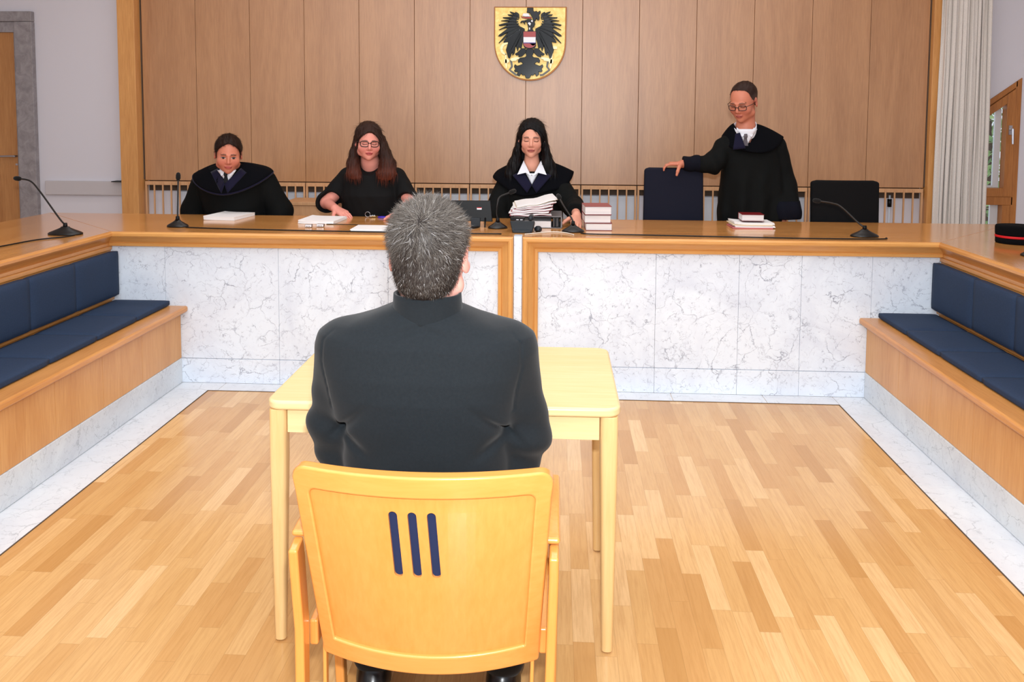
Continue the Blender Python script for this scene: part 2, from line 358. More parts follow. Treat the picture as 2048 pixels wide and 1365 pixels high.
# radiator grilles below the panelling (14 units)
def grille(a, b):
    z0, z1 = .12, .985; y0, y1 = YW-.012, YW+.012
    t = empty('slatted_grille', (a, YW, .1))
    mb = MB(); mb.box(a+.004, b-.004, y0, y1, z1-.03, z1); mb.box(a+.004, b-.004, y0, y1, z0, z0+.05)
    mb.box(a+.004, a+.018, y0, y1, z0, z1-.03); mb.box(b-.018, b-.004, y0, y1, z0, z1-.03)
    mb.out('frame', 'slat', t, bev=.001, seg=1)
    n = 6; s0_ = None
    for k in range(1, n):
        x = a+.011+(b-a-.022)*k/n
        if s0_ is None: s0_ = box('slat', x-.0055, x+.0055, YW-.018, YW-.006, z0+.03, z1-.006, 'slat', t, bev=.001, seg=1); xx = x
        else: c = s0_.copy(); COL.objects.link(c); c.parent = t; c.location.x += x-xx
    return t
g0 = grille(pxs[0], pxs[1]); grp = 'slatted radiator grilles below the wood panelling'
words = ['beside the left wooden pillar', 'second from the left pillar, behind the leaning man', 'behind the leaning man\'s far sleeve', 'left of the woman in glasses', 'behind the woman in glasses', 'just right of the woman in glasses, above the grey haired man',
         'left of the black haired woman', 'behind the black haired woman', 'between the black haired woman and the empty chair under the hand', 'left of the empty chair under the hand', 'behind the empty chair under the hand', 'between the standing man and the unused black chair', 'behind the unused black chair', 'beside the right wooden pillar']
for i in range(14):
    g = g0 if i == 0 else copy_tree(g0)
    g.location.x = pxs[i]
    tag(g, 'wooden slatted radiator grille ' + words[i], 'grille', grp)
# behind the grilles: dark top band and pale radiators
st(box('trim_9', -3.275, 2.79, wallY0-.012, wallY0, .905, .995, 'dark'))
rads = [(-3.05, -1.25), (-1.15, .65), (.75, 1.28), (1.55, 2.47)]
rw = ['left end, behind the leaning man', 'middle, behind both women', 'behind the standing man and empty chair', 'right end, behind the unused black chair']
for (a, b), w_ in zip(rads, rw):
    tag(box('radiator', a, b, wallY0-.035, wallY0-.004, .2, .9, 'grey', bev=.004), 'flat pale radiator behind the wooden grille, ' + w_, 'radiator', 'radiators behind the slatted grilles')
rv = empty('radiator_valve', (2.56, YW+.04, .8), 'dark radiator valve and pipe behind the grille near the right pillar', 'valve')
MB().tube([(2.56, YW+.045, .12), (2.56, YW+.045, .93)], .008, 8).out('pipe', 'grey', rv, smooth=True)
MB().tube([(2.56, YW+.045, .84), (2.56, YW+.045, .90)], .016, 10).out('valve_head', 'black', rv, smooth=True)

# window
win = st(empty('window_1', (WX0, wallY0, .45)))
def zt(x): return 1.42+(x-WX0)*(1.832-1.42)/(WX1-WX0)
yf0, yf1 = wallY0-.012, wallY0+.06
def fr(pts, name, mat, y0=yf0, y1=yf1, bev=.003):
    MB().prism(pts, lambda p: (p[0], y0, p[1]), lambda p: (p[0], y1, p[1])).out(name, mat, win, bev=bev)
fr([(WX1-.044, .45), (WX1, .45), (WX1, zt(WX1)), (WX1-.044, zt(WX1-.044))], 'window_frame', 'winwood')
fr([(WX0, zt(WX0)-.05), (WX1-.03, zt(WX1-.03)-.045), (WX1-.03, zt(WX1-.03)), (WX0, zt(WX0))], 'window_frame', 'winwood')
fr([(WX0, .86), (WX1-.03, .86), (WX1-.03, .925), (WX0, .925)], 'window_frame', 'winwood')
fr([(WX0, .45), (WX0+.04, .45), (WX0+.04, 1.46), (WX0, 1.44)], 'window_frame', 'winwood')
sx = WX1-.045
fr([(sx-.062, .925), (sx, .925), (sx, zt(sx)-.05), (sx-.062, zt(sx-.062)-.05)], 'sash_stile', 'winwood', yf0-.01, yf1-.01)
fr([(WX0+.04, .925), (sx-.062, .925), (sx-.062, .99), (WX0+.04, .99)], 'sash_rail', 'winwood', yf0-.01, yf1-.01)
fr([(WX0+.04, zt(WX0+.04)-.12), (sx-.062, zt(sx-.062)-.12), (sx-.062, zt(sx-.062)-.05), (WX0+.04, zt(WX0+.04)-.05)], 'sash_rail', 'winwood', yf0-.01, yf1-.01)
fr([(sx-.06, .45), (sx, .45), (sx, .86), (sx-.06, .86)], 'sash_stile', 'winwood')
fr([(sx-.112, .99), (sx-.064, .99), (sx-.064, zt(sx-.12)-.12), (sx-.112, zt(sx-.112)-.12)], 'outer_strip', 'alu', yf1-.01, yf1+.012)
fr([(sx-.12, .45), (sx-.06, .45), (sx-.06, .86), (sx-.120, .86)], 'outer_strip', 'alu', yf1-.01, yf1+.012)
fr([(WX0+.04, .99), (sx-.11, .99), (sx-.11, 1.005), (WX0+.04, 1.005)], 'outer_strip', 'alu', yf1-.01, yf1+.012)
fr([(WX0+.04, .99), (sx-.11, .99), (sx-.11, zt(sx-.11)-.12), (WX0+.04, zt(WX0+.04)-.12)], 'glass_pane', 'glass', yf1-.004, yf1, 0)
fr([(WX0+.04, .45), (sx-.06, .45), (sx-.06, .86), (WX0+.04, .86)], 'glass_pane', 'glass', yf1-.004, yf1, 0)
hb = MB(); hx = sx-.035; hb.box(hx-.012, hx+.012, yf0-.022, yf0-.01, 1.40, 1.47)
hb.tube([(hx, yf0-.02, 1.44), (hx, yf0-.05, 1.44)], .008, 8); hb.tube([(hx, yf0-.05, 1.445), (hx+.004, yf0-.052, 1.33)], [.009, .007], 8)
hb.out('window_handle', 'metal', win)
# bush outside
tr = empty('leafy_tree', (4.5, 9.0, -1), 'green leafy tree outside the window behind the curtain', 'tree')
N = 5200; P = rng.normal(size=(N, 3)); P /= np.linalg.norm(P, axis=1)[:, None]; P *= (rng.random(N)**.4)[:, None]
P = P*np.array([1.5, .8, 1.5])+np.array([4.45, 9.1, 1.2]); A = rng.normal(size=(N, 3)); A /= np.linalg.norm(A, axis=1)[:, None]
B = np.cross(A, rng.normal(size=(N, 3))); B /= np.linalg.norm(B, axis=1)[:, None]; L = rng.uniform(.03, .06, N)[:, None]
V = np.stack([P-A*L, P-B*L*.45, P+A*L, P+B*L*.45], 1).reshape(-1, 3)
link('foliage', V, np.arange(4*N).reshape(N, 4), 'leaf', tr)
MB().tube([(4.5, 9.0, -1), (4.5, 9.05, .6), (4.45, 9.1, 1.8)], [.09, .07, .03], 8).out('trunk', 'bark', tr, smooth=True)
# curtain
nx, nz = 150, 24; V = []
for j in range(nz+1):
    z = .11+(3.12-.11)*j/nz; lo = 2.835-.008*math.sin(z*2); hi = 3.18+.012*math.sin(z*1.6)+.02*(z < 1)*(1-z)
    for i in range(nx+1):
        u = i/nx; ph = u*13*2*math.pi
        d = .026*math.sin(ph+.5*math.sin(z*1.3+u*9))+.010*math.sin(ph*2.3+z*.8)+.008*math.sin(u*5+2)
        V.append((lo+(hi-lo)*u+.008*math.sin(ph*1.7+z), 6.50+d, z))
F = [(j*(nx+1)+i, j*(nx+1)+i+1, (j+1)*(nx+1)+i+1, (j+1)*(nx+1)+i) for j in range(nz) for i in range(nx)]
cu = link('curtain', V, F, 'curtain', base=(3.05, 6.5, .11), smooth=True); tag(cu, 'long pale linen curtain hanging in folds beside the right pillar', 'curtain')
s_ = cu.modifiers.new('solid', 'SOLIDIFY'); s_.thickness = .003
ct = tag(box('curtain_rail', 2.8, 3.3, 6.47, 6.53, 3.12, 3.2, 'alu'), 'white curtain rail under the ceiling above the linen curtain', 'rail')

# ================================================================== CREST
def CR(p, y): return (-.487+(p[0]-222)*.000504, y, 2.356-(p[1]-105)*.000504)
crest = empty('coat_of_arms', CR((770, 1225), YW-.03), 'gold shield with black eagle on the wood panelling above the judges', 'coat of arms')
def relief(name, polys, mat, d0, d1, bev=.002, parent=crest):
    mb = MB()
    for p in polys: mb.prism(p, lambda q: CR(q, YW-d1), lambda q: CR(q, YW-d0))
    o = mb.out(name, mat, parent, bev=bev, seg=1)
    t = o.modifiers.new('tri', 'TRIANGULATE'); return o
def arc(cx, cy, rx, ry, a0, a1, n=16): return [(cx+rx*math.cos(math.radians(a0+(a1-a0)*k/n)), cy+ry*math.sin(math.radians(a0+(a1-a0)*k/n))) for k in range(n+1)]
sh = [(222, 105), (1325, 108)] + [(1318, 640)] + arc(770, 660, 546, 566, 3, 177, 40) + [(222, 640)]
relief('shield', [sh], 'goldedge', .0, .022)
sh2 = [(234, 118), (1308, 120)] + [(1302, 640)] + arc(768, 655, 532, 552, 2, 178, 40) + [(236, 640)]
relief('shield_face', [sh2], 'gold', .018, .026, .003)
wl = [(605, 222), (580, 200), (545, 185), (543, 204), (457, 178), (475, 208), (515, 228), (424, 224), (442, 246), (500, 264), (352, 268), (362, 286), (465, 300), (322, 320), (345, 328), (448, 338), (290, 382), (305, 402), (425, 388), (290, 460), (312, 460), (410, 425), (425, 440), (300, 532), (283, 556), (330, 558), (425, 505), (290, 658), (302, 662), (420, 560), (365, 640), (372, 655), (440, 640), (405, 760), (440, 880), (468, 890), (500, 800), (505, 850), (540, 810), (555, 700), (585, 790), (605, 720), (640, 750), (662, 640), (690, 560), (690, 440), (640, 415), (600, 398), (560, 340), (575, 270), (607, 290)]
MI = lambda P_: [(1540-x, y) for x, y in P_][::-1]
relief('eagle_wing', [wl], 'eagle', .024, .046, .003); relief('eagle_wing', [MI(wl)], 'eagle', .024, .046, .003)
fe = []
for (x0, y0, x1, y1) in [(600, 300, 380, 275), (590, 340, 340, 322), (600, 370, 320, 390), (610, 400, 320, 450), (620, 420, 320, 545), (630, 440, 330, 640), (640, 450, 440, 850), (650, 460, 510, 830), (660, 470, 560, 720), (560, 220, 480, 192), (580, 250, 450, 235)]:
    d = math.hypot(x1-x0, y1-y0); ux, uy = (y1-y0)/d*7, -(x1-x0)/d*7
    q = [(x0+ux*1.5, y0+uy*1.5), (x1, y1), (x0-ux*1.5, y0-uy*1.5)]; fe += [q]
relief('feather_ridges', fe, 'eagle', .044, .054, .002); relief('feather_ridges', [MI(q) for q in fe], 'eagle', .044, .054, .002)
relief('eagle_body', [[(735, 470), (745, 440), (735, 395), (720, 350), (700, 335), (690, 385), (665, 345), (640, 350), (632, 368), (622, 345), (640, 322), (690, 318), (735, 300), (790, 300), (835, 320), (850, 370), (835, 410), (805, 440), (830, 480), (850, 600), (865, 700), (840, 740), (700, 740), (672, 700), (690, 560)]], 'eagle', .024, .056, .003)
relief('eagle_crown', [[(722, 125), (820, 125), (818, 160), (830, 185), (870, 172), (880, 195), (925, 168), (930, 205), (905, 235), (915, 265), (910, 310), (885, 320), (865, 290), (850, 330), (820, 320), (800, 270), (780, 235), (760, 205), (715, 200), (724, 165)]], 'eagle', .024, .05, .003)
relief('crown_white_glint', [[(668, 212), (745, 212), (765, 250), (775, 262), (700, 262), (650, 250)]], 'white', .026, .054); relief('crown_red_glint', [[(630, 238), (645, 262), (700, 268), (790, 262), (790, 290), (700, 290), (640, 275)]], 'redp', .025, .050)  # shiny reflections on the crown, built in as solid white and red pieces
relief('head_highlight', [[(735, 360), (760, 345), (785, 365), (770, 400)], [(790, 315), (815, 318), (808, 345), (785, 335)], [(757, 430), (770, 420), (772, 455), (760, 460)]], 'white', .054, .0575, 0)
tl = [(770, 740), (715, 745), (705, 800), (725, 850), (700, 870), (625, 880), (600, 920), (610, 960), (650, 940), (680, 970), (600, 1000), (560, 975), (545, 1010), (570, 1050), (550, 1075), (575, 1100), (610, 1090), (600, 1130), (640, 1165), (665, 1120), (690, 1150), (720, 1140), (740, 1190), (770, 1192)]
tl2 = tl + MI(tl)[1:-1]
tl2 = [(x-30*(y-740)/450, y) for x, y in tl2]
relief('eagle_tail', [tl2], 'eagle', .024, .046, .003)
lg = [(700, 735), (640, 735), (590, 790), (540, 822), (570, 850), (600, 838), (595, 870), (650, 862), (700, 815), (720, 780)]
relief('eagle_leg', [lg], 'eagle', .024, .05, .003); relief('eagle_leg', [MI(lg)], 'eagle', .024, .05, .003)
cl = [(480, 885), (560, 868), (600, 868), (625, 880), (600, 900), (575, 905), (570, 925), (500, 935), (470, 915)]
relief('talon', [cl], 'goldpale', .024, .044); relief('talon', [[(x+10, y) for x, y in MI(cl)]], 'goldpale', .024, .044)
def band(pts, w):
    L_ = []; R_ = []
    for i, p in enumerate(pts):
        a = pts[max(i-1, 0)]; b = pts[min(i+1, len(pts)-1)]; dx, dy = b[0]-a[0], b[1]-a[1]; d = math.hypot(dx, dy); ww = w[i] if isinstance(w, list) else w
        L_.append((p[0]-dy/d*ww, p[1]+dx/d*ww)); R_.append((p[0]+dy/d*ww, p[1]-dx/d*ww))
    return [L_[i:i+2]+R_[i:i+2][::-1] for i in range(len(pts)-1)]
chn = [(478, 910), (490, 960), (498, 1010), (462, 1062), (510, 1098), (560, 1135), (605, 1140)]
relief('broken_chain', band(chn, 15), 'chain', .024, .036, 0); relief('broken_chain', band([(1530-x, y) for x, y in chn][::-1], 15), 'chain', .024, .036, 0)
sk = [(470, 690), (450, 665), (415, 660), (375, 672), (345, 705), (335, 750), (350, 795), (385, 822), (410, 828)]
relief('sickle', band(sk, [4, 10, 17, 20, 22, 22, 20, 16, 10])+band([(402, 815), (405, 900), (408, 970), (415, 1040)], [9, 13, 18, 8])+[[(375, 900), (430, 890), (462, 925), (440, 960), (380, 960)]], 'goldpale', .024, .040, .001)
relief('hammer', [[(1048, 702), (1185, 706), (1182, 750), (1050, 742)]]+band([(1115, 745), (1098, 900), (1090, 970), (1082, 1040)], [12, 14, 18, 8])+[[(1055, 925), (1085, 895), (1130, 905), (1125, 965), (1065, 965)]], 'goldpale', .024, .044, .001)
cs = lambda y0, y1: [(672, y0), (858, y0), (858, y1), (672, y1)]
relief('breast_shield', [[(666, 480), (864, 480), (864, 670)]+arc(765, 665, 99, 78, 0, 180, 14)+[(666, 660)]], 'eagle', .05, .058, 0)
relief('breast_shield_red_field', [cs(488, 568), [(858, 665)]+arc(765, 665, 92, 68, 0, 180, 14)], 'redp', .056, .062, .001)
relief('breast_shield_white_band', [cs(569, 652)], 'white', .056, .062, .001); relief('breast_shield_blue_line', [cs(652, 665)], 'bluep', .056, .061, 0)

# ================================================================== JUDGES' DESK
Z = .87
PROF = [(0, -.02), (0, .048), (.003, .058), (.010, .064), (.022, .064), (.030, .058), (.033, .048), (.066, .020), (.068, .026), (.084, .024), (.087, .018), (.087, -.02)]
def strip(mb, p0, p1, win_, dout, c0=(0, 0), c1=(0, 0), prof=PROF):
    p0, p1, win_, dout = map(Vector, (p0, p1, win_, dout)); t = (p1-p0).normalized(); n = len(prof)
    v = [p0+win_*w+dout*d+t*(c0[0]*w+c0[1]*d) for w, d in prof]+[p1+win_*w+dout*d+t*(c1[0]*w+c1[1]*d) for w, d in prof]
    mb.add(v, [(i, (i+1) % n, n+(i+1) % n, n+i) for i in range(n)]+[tuple(range(n))[::-1], tuple(range(n, 2*n))])
desk = empty('judges_desk', (-.2, 4.95, 0), 'long judges desk with white marble front and oak worktop', 'desk')
GL, GR = -.229, -.181
ov = .052
mb = MB()
mb.prism([(XL+ov, YM-ov), (GL-.002, YM-ov), (GL-.002, 4.66), (GR+.002, 4.66), (GR+.002, YM-ov), (XR-ov, YM-ov), (XR+.73, 5.40), (XL-.80, 5.40)], lambda p: (p[0], p[1], Z-.030), lambda p: (p[0], p[1], Z))
mb.out('worktop', 'desk', desk, bev=.002)
# horizontal apron, mitred into the stiles beside the central marble strip
mb = MB(); strip(mb, (XL, YM, Z-.001), (GL, YM, Z-.001), (0, 0, -1), (0, -1, 0), (0, 1), (-1, 0)); mb.out('apron', 'frame', desk, smooth=False)
mb = MB(); strip(mb, (GR, YM, Z-.001), (XR, YM, Z-.001), (0, 0, -1), (0, -1, 0), (1, 0), (0, -1)); mb.out('apron', 'frame', desk)
mb = MB(); strip(mb, (GL, YM, Z-.001), (GL, YM, .004), (-1, 0, 0), (0, -1, 0), (1, 0)); mb.out('frame_stile', 'frame_z', desk)
mb = MB(); strip(mb, (GR, YM, Z-.001), (GR, YM, .004), (1, 0, 0), (0, -1, 0), (1, 0)); mb.out('frame_stile', 'frame_z', desk)
box('marble_strip', GL+.0015, GR-.0015, YM-.045, YM+.03, .004, Z+.001, 'marble', desk, bev=.002)
xs1 = [-2.53, -2.20, -1.55, -.93, -.3]; xs2 = [-.108, .52, 1.14, 1.33, 1.71, 2.09]
for xs_ in (xs1, [-.108, .55, 1.0, 1.335, 1.71, 2.09]):
    for a, b in zip(xs_[:-1], xs_[1:]):
        box('marble_panel', a+.0005, b-.0005, YM, YM+.03, .144, Z-.06, 'marble', desk, bev=.001, seg=1)
        box('marble_panel', a+.0005, b-.0005, YM-.003, YM+.03, .004, .142, 'marble', desk, bev=.001, seg=1)
box('modesty_board', -2.5, 2.06, YM+.031, YM+.06, .101, Z-.031, 'bench', desk)
for x in (-2.0, -.9, .5, 1.6): box('desk_support', x-.02, x+.02, YM+.061, 5.3, .101, Z-.031, 'bench', desk)

def wing(side):
    X = XL if side < 0 else XR; s = side; y1 = YM
    w = empty('side_desk', (X+s*.4, 2.8, 0), 'oak worktop wing along the %s wall bench' % ('left' if s < 0 else 'right'), 'desk')
    e = X-s*ov; yc = 5.40
    mb = MB(); o = X+s*(.80 if s < 0 else .73)
    pts = [(e, .5), (e, YM-ov-.001), (o, yc-.001), (o-s*0.0, .5)]
    if s > 0: pts[3] = (o, .5)
    mb.prism(pts, lambda p: (p[0]+s*.0008, p[1]-.0004, Z-.030), lambda p: (p[0]+s*.0008, p[1]-.0004, Z)); mb.out('worktop', 'desk_y', w, bev=.0015)
    mb = MB(); strip(mb, (X, .5, Z-.001), (X, YM, Z-.001), (0, 0, -1), (-s, 0, 0), (0, 0), (0, -1)); mb.out('apron', 'frame_y', w)
    a, b = sorted((X+s*.002, X+s*.03))
    box('side_panel', a, b, .5, YM+.02, .101, Z-.031, 'bench', w)
    for y in (.9, 2.2, 3.5): 
        a, b = sorted((X+s*.031, X+s*.6)); box('desk_support', a, b, y-.02, y+.02, .001, Z-.031, 'bench', w)
    return w
wing(-1); wing(1)

def cushion(name, x0, x1, y0, y1, z0, z1, parent, mat='cushion', r=.016):
    """softly puffed pad"""
    sx_, sy_, sz_ = x1-x0, y1-y0, z1-z0; n = 10; v = []; f = []
    bm = bmesh.new(); bmesh.ops.create_cube(bm, size=1); bmesh.ops.subdivide_edges(bm, edges=bm.edges, cuts=9, use_grid_fill=True)
    for p in bm.verts:
        q = [p.co.x*sx_, p.co.y*sy_, p.co.z*sz_]; h = [sx_/2, sy_/2, sz_/2]
        c = [max(-(h[i]-r), min(h[i]-r, q[i])) for i in range(3)]; d = Vector([q[i]-c[i] for i in range(3)])
        if d.length > 1e-9:
            m_ = max(abs(t) for t in d); d = d.normalized()*r*(m_/r)
        q = Vector(c)+d
        pu = (1-(2*p.co.x)**4)*(1-(2*p.co.y)**4)*(1-(2*p.co.z)**4)
        k = min(range(3), key=lambda i: h[i]); q[k] += .006*math.copysign(1, q[k])*((1-(2*p.co[(k+1) % 3])**4)*(1-(2*p.co[(k+2) % 3])**4)) if abs(q[k]) > h[k]*.6 else 0
        p.co = q+Vector(((x0+x1)/2, (y0+y1)/2, (z0+z1)/2))
    v = [tuple(p.co) for p in bm.verts]; f = [tuple(q.index for q in p.verts) for p in bm.faces]; bm.free()
    return link(name, v, f, mat, parent, smooth=True)
def bench(side):
    s = side; X = XL if s < 0 else XR
    xf = -2.069 if s < 0 else 1.645; xp = -2.114 if s < 0 else 1.69
    b = empty('fitted_bench', ((X+xf)/2, 2.7, 0), 'oak bench with navy cushions along the %s side of the room' % ('left' if s < 0 else 'right'), 'bench')
    q = lambda a, c: tuple(sorted((a, c)))
    ye = YM-.003
    a, c = q(X-s*.002, xf); box('seat_board', a, c, .6, ye, .412, .447, 'frame_y', b, bev=.012, seg=3)
    # front panels with a slim joint between them
    yj = [ye, 4.18, 3.80, 3.42, 3.06, 2.68, 2.30, 1.92, 1.54, 1.16, .6] if s < 0 else [ye, 4.19, 3.83, 3.44, 3.06, 2.68, 2.30, 1.92, 1.54, 1.16, .6]
    a, c = q(xp, xp+s*.02)
    for k in range(len(yj)-1): box('front_panel', a, c, yj[k+1]+.0006, yj[k]-.0006, .146, .411, 'bench', b, bev=.001, seg=1)
    a, c = q(xp-s*.004, xp+s*.03); box('plinth', a, c, .6, ye, .004, .145, 'marble_plinth', b, bev=.004)
    a, c = q(X-s*.001, X-s*.022); 
    box('back_board', a, c, .6, ye, .448, .783, 'frame_y', b, bev=.002)
    a, c = q(X-s*.022, X-s*.03); box('back_ledge', a, c, .6, ye, .760, .782, 'frame_y', b, bev=.003)
    a, c = q(X-s*.022, X-s*.036); box('back_ledge', a, c, .6, ye, .475, .500, 'frame_y', b, bev=.003)
    if s < 0: ys_ = [4.62, 4.24, 3.86, 3.48, 3.10, 2.72, 2.34, 1.96, 1.58, 1.20, .82]; yb = [4.62, 4.19, 3.81, 3.43, 3.05, 2.67, 2.29, 1.91, 1.53, 1.15, .77]
    else: ys_ = [4.62, 4.25, 3.88, 3.50, 3.12, 2.74, 2.36, 1.98, 1.60, 1.22, .84]; yb = [4.62, 4.17, 3.79, 3.41, 3.03, 2.65, 2.27, 1.89, 1.51, 1.13, .75]
    xi = X-s*.045; xo = -2.165 if s < 0 else 1.74
    for k in range(len(ys_)-1):
        a, c = q(xi, xo); cushion('seat_cushion', a, c, ys_[k+1]+.0005, ys_[k]-.0005, .449, .480, b, r=.010)
    a, c = q(X-s*.032, X-s*.075)
    for k in range(len(yb)-1): cushion('back_cushion', a, c, yb[k+1]+.0005, yb[k]-.0005, .505, .757, b, r=.009)
    return b
bench(-1); bench(1)
# ================================================================== TABLE
tb = empty('table', (-.317, 2.62, 0), 'light beech table standing in front of the grey haired man', 'table')
def rrect(x0, x1, y0, y1, r, n=6):
    p = []
    for cx, cy, a in ((x1-r, y1-r, 0), (x0+r, y1-r, 90), (x0+r, y0+r, 180), (x1-r, y0+r, 270)):
        p += [(cx+r*math.cos(math.radians(a+90*k/n)), cy+r*math.sin(math.radians(a+90*k/n))) for k in range(n+1)]
    return p
TX0, TX1, TY0, TY1, TZ = -.822, .188, 2.318, 2.945, .722
MB().prism(rrect(TX0, TX1, TY0, TY1, .045), lambda p: (p[0], p[1], TZ-.027), lambda p: (p[0], p[1], TZ)).out('tabletop', 'table', tb, bev=.009, seg=3)
for x, y in ((0, 0), (1, 0), (0, 1), (1, 1)):
    mb = MB(); prof = []
    for z, w in ((TZ-.0275, .050), (.55, .049), (.25, .040), (.004, .032)):
        ox = TX0+.008 if x == 0 else TX1-.008; oy = TY0+.008 if y == 0 else TY1-.008
        sxx, syy = (1 if x == 0 else -1), (1 if y == 0 else -1); ins = (.050-w)*.35
        prof.append([(a, b, z) for a, b in rrect(*sorted((ox+sxx*ins, ox+sxx*(w+ins))), *sorted((oy+syy*ins, oy+syy*(w+ins))), .013, 4)])
    n = len(prof[0]); v = [p for r in prof for p in r]
    mb.add(v, [(i*n+k, i*n+(k+1) % n, (i+1)*n+(k+1) % n, (i+1)*n+k) for i in range(3) for k in range(n)]+[tuple(range(n))[::-1], tuple(range(3*n, 4*n))])
    mb.out('leg', 'table_leg', tb, bev=.002, seg=1)
box('apron', TX0+.06, TX1-.06, TY0+.02, TY0+.04, TZ-.098, TZ-.0275, 'table', tb, bev=.002)
box('apron', TX0+.06, TX1-.06, TY1-.04, TY1-.02, TZ-.098, TZ-.0275, 'table', tb, bev=.002)
box('apron', TX0+.02, TX0+.04, TY0+.06, TY1-.06, TZ-.098, TZ-.0275, 'table', tb, bev=.002)
box('apron', TX1-.04, TX1-.02, TY0+.06, TY1-.06, TZ-.098, TZ-.0275, 'table', tb, bev=.002)

# ================================================================== ARMCHAIR (seen from behind)
ach = empty('armchair', (-.27, 1.95, 0), 'beech armchair with three slots in its back, carrying the grey haired man', 'chair')
AX = -.268   # centre line of the back
def bend(x, z):   # y of the back's rear face
    u = (x-AX)/.27; t = (z-.40)/.42
    return 1.785-.125*t-.050*(1-u*u)*(1.25-.25*t)+.02*max(0, t-.8)
def warp(p, dy): return (p[0], bend(p[0], p[1])+dy, p[1])
def curved(polys_outer, holes, name, mat, y0, y1, bev=.004, parent=ach):
    """ring or plate whose faces follow the curve of the back; outline(s) with equal point counts"""
    mb = MB(); n = len(polys_outer)
    if holes is not None:
        v = [warp(p, y0) for p in polys_outer]+[warp(p, y0) for p in holes]+[warp(p, y1) for p in polys_outer]+[warp(p, y1) for p in holes]; f = []
        for k in range(n):
            q = (k+1) % n; f += [(k, q, n+q, n+k), (2*n+k, 3*n+k, 3*n+q, 2*n+q), (k, 2*n+k, 2*n+q, q), (n+k, n+q, 3*n+q, 3*n+k)]
        mb.add(v, f)
    return mb.out(name, mat, parent, bev=bev, seg=3)
def wdt(z): t = (z-.40)/.42; return .243+.026*t    # half width of the frame
def ring(off_s, off_t, off_b, rt, rb, n=14):
    z1 = .822-off_t; z0 = .338+off_b; pts = []
    def side(sg, z): return (AX+sg*(wdt(z)-off_s), z)
    # right side up, top, left side down, bottom
    for k in range(n): pts.append(side(1, z0+rb+(z1-rt-z0-rb)*k/n))
    for k in range(7):
        a = math.radians(90*k/6); xx = wdt(z1)-off_s-rt; pts.append((AX+xx+rt*math.cos(a), z1-rt+rt*math.sin(a)))
    for k in range(1, 2*n): 
        xx = wdt(z1)-off_s-rt; u = 1-2*k/(2*n); pts.append((AX+xx*u, z1))
    for k in range(7):
        a = math.radians(90+90*k/6); xx = wdt(z1)-off_s-rt; pts.append((AX-xx+rt*math.cos(a), z1-rt+rt*math.sin(a)))
    for k in range(n): pts.append(side(-1, z1-rt-(z1-rt-z0-rb)*(k+1)/n+0))
    xx = wdt(z0)-off_s-rb
    for k in range(1, 5):
        a = math.radians(180+90*k/4); pts.append((AX-xx+rb*math.cos(a), z0+rb+rb*math.sin(a)))
    for k in range(1, 2*n):
        u = -1+2*k/(2*n); pts.append((AX+xx*u, z0-.012*(1-u*u)))
    for k in range(4):
        a = math.radians(270+90*k/4); pts.append((AX+xx+rb*math.cos(a), z0+rb+rb*math.sin(a)))
    return pts
curved(ring(0, 0, 0, .030, .006), ring(.034, .050, .050, .016, .004), 'back_frame', 'chair_x', 0, .034, .006)
# plywood panel with three slots cut through
def slot_polys():
    out = []
    for x in (-.0395, 0, .0395): out.append((AX-.016+x, .578, .738))
    return out
from mathutils.geometry import delaunay_2d_cdt
SL = slot_polys(); hw = .0092
pv = []; pe = []; inner = []
w0 = lambda z: wdt(z)-.030
outer = [(AX-w0(.385), .385)]+[(AX+w0(.385)*(-1+2*k/20), .385-.010*(1-(-1+2*k/20)**2)) for k in range(1, 20)]+[(AX+w0(.385), .385)]+[(AX+w0(.385+.391*k/12), .385+.391*k/12) for k in range(1, 13)]+[(AX+w0(.776)*(1-2*k/20), .776) for k in range(1, 21)]+[(AX-w0(.776-.391*k/12), .776-.391*k/12) for k in range(1, 12)]
pv += outer; pe += [(i, (i+1) % len(outer)) for i in range(len(outer))]
for x, z0, z1 in SL:
    lean = .005
    pp = [(x+lean+hw*math.cos(math.radians(180+180*k/8)), z0+hw+hw*math.sin(math.radians(180+180*k/8))) for k in range(9)]+[(x-0+hw*math.cos(math.radians(180*k/8)), z1-hw+hw*math.sin(math.radians(180*k/8))) for k in range(9)]
    b0 = len(pv); pv += pp; pe += [(b0+i, b0+(i+1) % len(pp)) for i in range(len(pp))]; inner.append(pp)
for i in range(1, 24):
    for j in range(1, 16):
        z = .40+.36*j/16; x = AX+(w0(z)-.008)*(-1+2*i/24)
        if any(abs(x-sx0) < hw+.008 and z0-.006 < z < z1+.006 for sx0, z0, z1 in SL): continue
        pv.append((x, z))
r_ = delaunay_2d_cdt([Vector(p) for p in pv], pe, [], 1, 1e-7)
cv, cf = r_[0], r_[2]
def inslot(c):
    for pp in inner:
        k = False; n = len(pp)
        for i in range(n):
            (x1, y1), (x2, y2) = pp[i], pp[(i+1) % n]
            if (y1 > c[1]) != (y2 > c[1]) and c[0] < (x2-x1)*(c[1]-y1)/(y2-y1)+x1: k = not k
        if k: return True
    return False
keep = []
for f in cf:
    c = (sum(cv[i][0] for i in f)/len(f), sum(cv[i][1] for i in f)/len(f))
    if not inslot(c): keep.append(tuple(f))
nv = len(cv); V = [warp(p, .010) for p in cv]+[warp(p, .018) for p in cv]
edges = {}
for f in keep:
    for a, b in zip(f, f[1:]+f[:1]): edges[(a, b)] = 1
F = [f for f in keep]+[tuple(i+nv for i in f[::-1]) for f in keep]+[(a, b, b+nv, a+nv) for (a, b) in edges if (b, a) not in edges]
link('back_panel', V, F, 'chair', ach, smooth=False)
